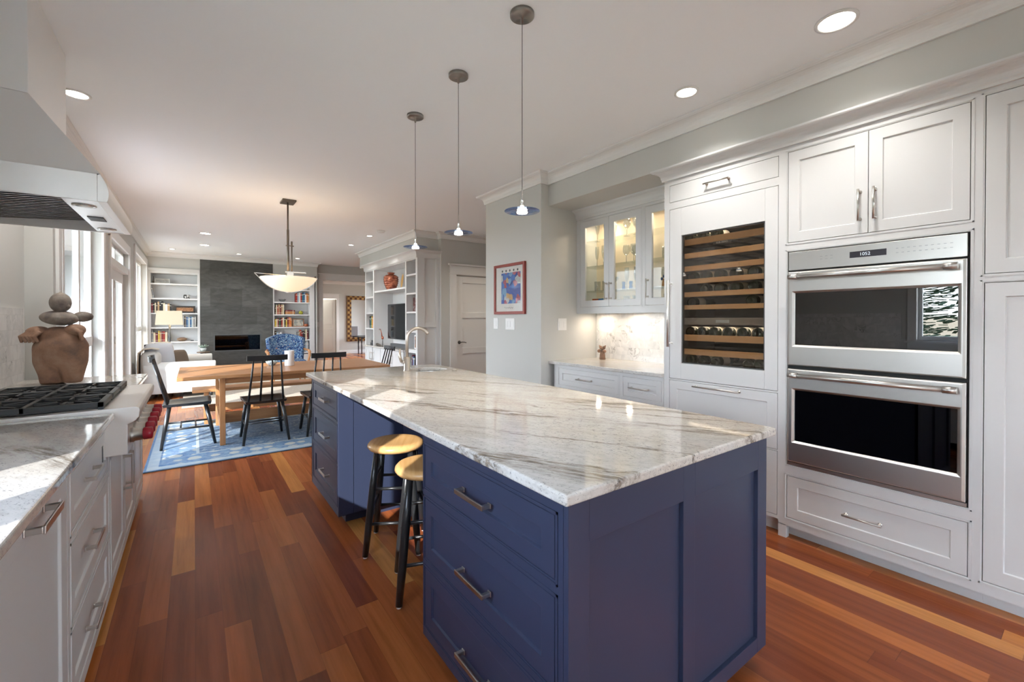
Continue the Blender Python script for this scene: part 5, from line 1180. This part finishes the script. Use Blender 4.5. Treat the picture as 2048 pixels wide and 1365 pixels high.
for i in range(29):
    s_ = i/28; r = .078+.062*math.sin(min(s_/.72, 1)*math.pi*.62) if s_ < .78 else .078+.062*.93*(1-(s_-.78)/.10) if s_ < .86 else .055+ (.012 if s_ > .95 else 0)
    pr_.append((max(r, .055)+.005*math.sin(i*1.9), s_*.335))
MB().lathe([(0, 0)]+pr_+[(.045, .33), (0, .32)], (3.06, 8.13, 1.888), 32).build('body', COPPER, t)
t = thing('leaf_sculpture', 'tall golden leaf-shaped plate standing beside the ribbed vase', 'ornament', (3.05, 7.56, 1.888))
mb = MB(); mb.ell((3.05, 7.56, 2.022), .012, .045, .132, Matrix.Rotation(R(8), 3, 'Y'), 20); mb.build('leaf', mat('leaf_gold', (.40, .24, .08), .4, .3), t)
# right niche items
t = thing('bonsai_ornament', 'small dark bonsai-like ornament in a pale pot in the media unit', 'ornament', (3.05, 6.80, 1.772)); MB().lathe([(0, 0), (.03, 0), (.04, .03), (.03, .05), (0, .05)], (3.05, 6.80, 1.773), 16).build('pot', mat('pale_pot', (.5, .42, .32), .6), t)
mb = MB(); 
for k in range(9): a = k*.8; mb.ell((3.05+.02*math.sin(a), 6.80+.05*math.cos(a), 1.87+.018*k), .012, .026, .010, n=8)
mb.tube([(3.05, 6.80, 1.82), (3.05, 6.81, 1.93), (3.05, 6.79, 2.02)], .004, 6); mb.build('foliage', GREY, t)
t = thing('framed_photo', 'dark floral photo canvas standing in the right column of the media unit', 'picture', (3.03, 6.86, 1.458)); mb = MB(); mb.box(3.03, 6.70, 1.459, 3.05, 7.03, 1.70); mb.build('canvas', noisy('photo_floral', [(.35, (.03, .03, .04)), (.5, (.20, .06, .05)), (.62, (.30, .30, .30))], 20), t)
t = thing('photo_frame', 'narrow framed photo of a figure in the lower right column of the media unit', 'picture', (3.0, 6.9, .825)); MB().box(3.03, 6.78, .826, 3.045, 6.98, 1.06).build('frame', PLATE, t); MB().box(3.027, 6.81, .85, 3.03, 6.95, 1.04).build('picture', noisy('photo_orange', [(.4, (.03, .02, .02)), (.55, (.30, .12, .04)), (.65, (.4, .36, .3))], 12), t)
books(['grey', 'maroon', 'blue', 'white', 'black'], 7.04, .472, 'in the lowest niche of the media unit', face='-x', y=3.0)
books(['black', 'teal', 'green', 'yellow', 'orange', 'red'], 9.10, 1.151, 'in the left column of the media unit', face='-x', y=2.96, th=(.035, .05), ht=(.2, .25))
t = thing('speaker_dock', 'stacked black audio box in the left column of the media unit', 'speaker', (3.0, 8.95, .80)); MB().box(2.95, 8.82, .801, 3.05, 9.02, .85).build('base', BLACKM, t, bevel=.006); MB().box(2.96, 8.85, .858, 3.03, 8.99, .90).build('top_unit', BLACKM, t, bevel=.01); MB().box(2.965, 8.87, .85, 3.02, 8.97, .858).build('spacer', GREY, t)
t = thing('bird_figurine', 'thin red and black long-necked bird figurine left of the television', 'figurine', (3.03, 8.52, .80))
mb = MB(); mb.tube([(3.03, 8.50, .80), (3.03, 8.50, .92)], .004, 6); mb.tube([(3.03, 8.54, .80), (3.03, 8.53, .92)], .004, 6); mb.build('legs', BLACKM, t)
mb = MB(); mb.ell((3.03, 8.52, .96), .02, .05, .035); mb.tube([(3.03, 8.55, .98), (3.03, 8.58, 1.06), (3.03, 8.64, 1.13), (3.03, 8.70, 1.13), (3.03, 8.73, 1.10)], [.014, .008, .007, .008, .002], 8); mb.build('body', COPPER, t)
t = thing('lizard_figurine', 'dark metal animal figurine lying on the media unit counter', 'figurine', (2.98, 8.66, .80)); mb = MB(); mb.tube([(2.98, 8.76, .83), (2.98, 8.68, .825), (2.98, 8.55, .82), (2.98, 8.42, .812)], [.02, .028, .018, .004], 8)
for y in (8.74, 8.60): mb.tube([(2.95, y, .801), (2.98, y, .83), (3.01, y, .801)], .006, 6)
mb.build('body', BRONZE, t)
# ================================================================ sitting area
def cush(name, label, cat, c, h, m, rot=0, tilt=0, group=None):
    t = thing(name, label, cat, c, group); mb = MB(); bm = mb.bm; Nn = 10
    for sgn in (1, -1):
        g_ = [[bm.verts.new((u*h[0]*(1-.06*(v*v)), v*h[2]*(1-.06*u*u), sgn*h[1]*((1-u**4)*(1-v**4))**.5)) for u in [i/Nn*2-1 for i in range(Nn+1)]] for v in [j/Nn*2-1 for j in range(Nn+1)]]
        for j in range(Nn):
            for i in range(Nn): bm.faces.new([g_[j][i], g_[j][i+1], g_[j+1][i+1], g_[j+1][i]])
    bmesh.ops.remove_doubles(bm, verts=bm.verts, dist=.0005)
    M_ = Matrix.Translation(Vector(c)) @ Matrix.Rotation(rot, 4, 'Z') @ Matrix.Rotation(tilt, 4, 'X') @ Matrix.Rotation(R(90), 4, 'X'); bmesh.ops.transform(bm, matrix=M_, verts=bm.verts)
    mb.build('cushion', m, t, smooth=True); return t
sf = thing('sofa', 'cream upholstered sofa with rolled arms by the left windows', 'sofa', (-.2, 9.9, 0))
def soft(name, x0, y0, z0, x1, y1, z1, m, parent, bv=.05):
    return MB().box(x0, y0, z0, x1, y1, z1).build(name, m, parent, bevel=bv, seg=5, smooth=True)
def arm(y0, y1):
    mb = MB(); ym = (y0+y1)/2; pr = [(y0+.03, .10), (y1-.03, .10), (y1-.02, .42)] + [(ym+.115*math.cos(a), .51+.105*math.sin(a)) for a in [R(-25+230*i/12) for i in range(13)]] + [(y0+.02, .42)]
    mb.poly([(-.66, y, z) for y, z in pr], (.97, 0, 0)); mb.build('arm', SOFA, sf, bevel=.02, seg=3, smooth=True)
arm(9.12, 9.36); arm(11.0, 11.24)
soft('base', -.66, 9.30, .08, .27, 11.06, .32, SOFA, sf); soft('backrest', -.70, 9.15, .10, -.44, 11.21, .80, SOFA, sf, .09)
for a, b in ((9.36, 10.17), (10.18, 11.0)): soft('seat_cushion', -.46, a, .325, .30, b, .47, SOFA, sf, .05)
for x, y in ((-.62, 9.18), (.24, 9.18), (-.62, 11.18), (.24, 11.18)): MB().tube([(x, y, .012), (x, y, .10)], .025, 10).build('foot', BLACKW, sf)
cush('throw_pillow', 'large pale grey square pillow on the near end of the sofa', 'pillow', (-.46, 9.46, .70), (.23, .085, .23), GREYFAB, R(35), R(-12))
cush('throw_pillow', 'cream pillow behind the grey one against the sofa back', 'pillow', (-.42, 9.78, .72), (.22, .09, .22), THROWM, R(62), R(-10))
cush('throw_pillow', 'dark brown textured pillow in the corner of the sofa', 'pillow', (-.22, 9.95, .62), (.20, .07, .16), BROWNFAB, R(55), R(-15))
t = thing('throw_blanket', 'cream blanket draped over the near corner of the sofa back', 'blanket', (-.66, 9.3, .3)); mb = MB(); bm = mb.bm; prev = None
pth = [(-.722, .35), (-.724, .6), (-.715, .78), (-.66, .835), (-.55, .85), (-.47, .83)]
for j in range(13):
    y = 9.14+.42*j/12; row = [bm.verts.new((x-.006*math.sin(j*1.9+k), y+.006*math.sin(k*1.3), z+.006*math.cos(j*1.5))) for k, (x, z) in enumerate(pth)]
    if prev:
        for k in range(len(pth)-1): bm.faces.new([prev[k], prev[k+1], row[k+1], row[k]])
    prev = row
o = mb.build('fabric', THROWM, t, smooth=True); m = o.modifiers.new('sol', 'SOLIDIFY'); m.thickness = .012
# lamp
t = thing('table_lamp', 'lamp with a wide cream rectangular shade before the left bookcase', 'lamp', (-.39, 11.5, 0))
mb = MB(); bm = mb.bm
def rect(hx, hy, z): return [bm.verts.new((-.405+a*hx, 11.5+b*hy, z)) for a, b in ((-1, -1), (1, -1), (1, 1), (-1, 1))]
a = rect(.228, .13, 1.215); b = rect(.205, .115, 1.505); a2 = rect(.224, .126, 1.215); b2 = rect(.201, .111, 1.505)
for p, q in ((a, b), (b2, a2), (a, a2), (b, b2)):
    for i in range(4): bm.faces.new([p[i], p[(i+1) % 4], q[(i+1) % 4], q[i]])
mb.build('lamp_shade', SHADE, t)
mb = MB()
for k in range(3): a = k*2.1; mb.tube([(-.405+.06*math.cos(a), 11.5+.06*math.sin(a), .56), (-.405-.02*math.cos(a), 11.5-.02*math.sin(a), .95), (-.405+.02*math.cos(a), 11.5+.02*math.sin(a), 1.22)], [.014, .014, .008], 8)
mb.lathe([(0, .55), (.09, .55), (.09, .565), (0, .57)], (-.405, 11.5, 0), 20); mb.tube([(-.405, 11.5, 1.2), (-.405, 11.5, 1.4)], .006, 6); mb.build('base', GREY, t)
lamp('table_lamp_bulb', 'POINT', (-.405, 11.5, 1.36), 7, (1, .75, .45), shadow_soft_size=.04)
t = thing('side_table', 'dark round side table under the lamp behind the sofa', 'table', (-.35, 11.5, 0)); MB().lathe([(0, .52), (.28, .52), (.28, .549), (0, .549)], (-.35, 11.52, 0), 32).build('tabletop', BROWNFAB, t)
for k in range(3): a = k*2.1+.5; MB().tube([(-.35+.2*math.cos(a), 11.52+.2*math.sin(a), 0), (-.35+.2*math.cos(a), 11.52+.2*math.sin(a), .52)], .015, 8).build('leg', BROWNFAB, t)
t = thing('potted_succulent', 'small silvery succulent in a glass pot beyond the far sofa arm', 'plant', (.17, 11.7, .62)); MB().lathe([(0, 0), (.05, 0), (.06, .08), (.055, .08), (.045, .01), (0, .01)], (.17, 11.7, .62), 18).build('pot', mat('glass_pot', (.45, .5, .5), .2), t)
mb = MB()
for k in range(14): a = k*2.4; mb.tube([(.17, 11.7, .69), (.17+.05*math.cos(a), 11.7+.05*math.sin(a), .73), (.17+.10*math.cos(a), 11.7+.10*math.sin(a), .75+.01*(k % 4))], [.008, .012, .002], 6)
mb.build('foliage', mat('succulent', (.25, .33, .28), .6), t)
t = thing('plant_stand', 'narrow dark plant stand before the left bookcase', 'stand', (.17, 11.7, 0)); mb = MB(); mb.lathe([(0, .60), (.12, .60), (.12, .619), (0, .619)], (.17, 11.7, 0), 24); mb.tube([(.17, 11.7, 0), (.17, 11.7, .6)], .02, 8); mb.lathe([(0, 0), (.10, 0), (.10, .015), (0, .02)], (.17, 11.7, 0), 24); mb.build('pedestal', BROWNFAB, t)
# armchair
t = thing('armchair', 'blue floral upholstered armchair with curved wooden arms before the fireplace', 'armchair', (1.6, 10.1, 0))
mb = MB(); bm = mb.bm; prev = None
for j in range(15):   # curved, flared back
    a = R(-62+124*j/14); prof = []
    for k in range(9):
        s_ = k/8; r = .36+.05*s_; z = .42+.58*s_ - .05*abs(math.sin(a))**2*s_ + .025*math.cos(2.5*a)*s_; prof.append((1.56+r*math.sin(a)*.98, 10.02+r*math.cos(a)*.75, z))
    row = [bm.verts.new(p) for p in prof] 
    if prev:
        for k in range(8): bm.faces.new([prev[k], prev[k+1], row[k+1], row[k]])
    prev = row
o = mb.build('backrest', FLORAL, t, smooth=True); m = o.modifiers.new('sol', 'SOLIDIFY'); m.thickness = .09; m.offset = 0; m = o.modifiers.new('bev', 'BEVEL'); m.width = .03; m.segments = 3
MB().box(1.24, 9.72, .32, 1.88, 10.28, .50).build('seat', FLORAL, t, bevel=.05, seg=4, smooth=True)
for s_ in (-1, 1):
    MB().tube([(1.56+s_*.34, 10.18, .70), (1.56+s_*.39, 9.95, .68), (1.56+s_*.38, 9.78, .66), (1.56+s_*.37, 9.74, .58), (1.56+s_*.34, 9.76, .40)], [.02, .026, .03, .024, .02], 10).build('arm', TABLEWZ, t)
    for y in (9.76, 10.24): MB().tube([(1.56+s_*.28, y, .014), (1.56+s_*.28, y, .34)], [.014, .024], 10).build('leg', TABLEWZ, t)
# next room
t = thing('wall_mirror', 'tall mirror in a gold checkered frame on the far room wall', 'mirror', (5.4, 17.45, .47)); p = PY(17.49, -1); mb = MB()
for a in ((4.80, .47, 4.97, 2.24), (5.53, .47, 5.70, 2.24), (4.97, .47, 5.53, .62), (4.97, 2.09, 5.53, 2.24)): pbox(mb, p, *a, 0, .05)
mb.build('frame', GOLD, t, bevel=.006); pbox(MB(), p, 4.97, .62, 5.53, 2.09, 0, .015).build('mirror_glass', MIRROR, t)
t = thing('console_table', 'dark slim-legged table seen through the opening below the mirror', 'table', (5.5, 16.9, 0)); MB().box(5.12, 16.7, .62, 6.2, 17.2, .66).build('tabletop', BLACKW, t)
for x, y in ((5.15, 16.74), (6.15, 16.74), (5.15, 17.15), (6.15, 17.15)): MB().tube([(x, y, 0), (x, y, .62)], [.018, .03], 8).build('leg', BLACKW, t)
t = thing('grey_chair', 'small pale upholstered chair back below the far mirror', 'chair', (5.5, 16.3, 0)); MB().box(5.15, 16.2, .5, 5.6, 16.3, 1.05).build('backrest', GREYFAB, t, bevel=.04, seg=3); MB().box(5.15, 15.8, .38, 5.6, 16.2, .5).build('seat', GREYFAB, t, bevel=.04, seg=3)
for x, y in ((5.18, 15.85), (5.57, 15.85), (5.18, 16.27), (5.57, 16.27)): MB().tube([(x, y, 0), (x, y, .39)], .015, 8).build('leg', BLACKW, t)
# outside: trees and a deck box
def tree(x, y, h, r, lab, sd):
    rnd = random.Random(sd); t = thing('evergreen_tree', lab, 'tree', (x, y, -.45), 'evergreens outside the kitchen windows')
    MB().tube([(x, y, -.45), (x, y, h*.9)], [.18, .03], 8).build('trunk', BARK, t); mb = MB()
    for k in range(1500):
        s_ = rnd.random()**.7; z = .3+h*s_; rr = r*(1-s_)*.95+.15; a = rnd.random()*6.28; q = rr*(.4+.6*rnd.random()); L_ = .22*(1-s_*.4)
        c = Vector((x+q*math.cos(a), y+q*math.sin(a), z)); d_ = Vector((math.cos(a), math.sin(a), -.25+.3*rnd.random())).normalized(); sd_ = d_.cross(Vector((0, 0, 1))).normalized()
        mb.obox(c, d_, sd_, d_.cross(sd_), L_, L_*.22, .012)
    mb.build('foliage', LEAF, t)
tree(-13, 2.6, 5.2, 1.9, 'dark evergreen outside, reflected at the right of the upper oven glass', 1)
tree(-17, 5.6, 4.8, 2.0, 'dark evergreen outside, reflected left of centre beside the taller one', 2)
t = thing('deck_box', 'brown and dark deck storage box outside the glass door', 'box', (-1.75, 12.6, 0)); MB().box(-2.3, 12.3, -.06, -1.15, 12.9, .75).build('box_body', mat('deck_box_dark', (.10, .14, .18), .6), t); MB().box(-2.3, 12.28, .752, -1.15, 12.92, .95).build('lid', mat('deck_box_lid', (.50, .32, .20), .6), t)
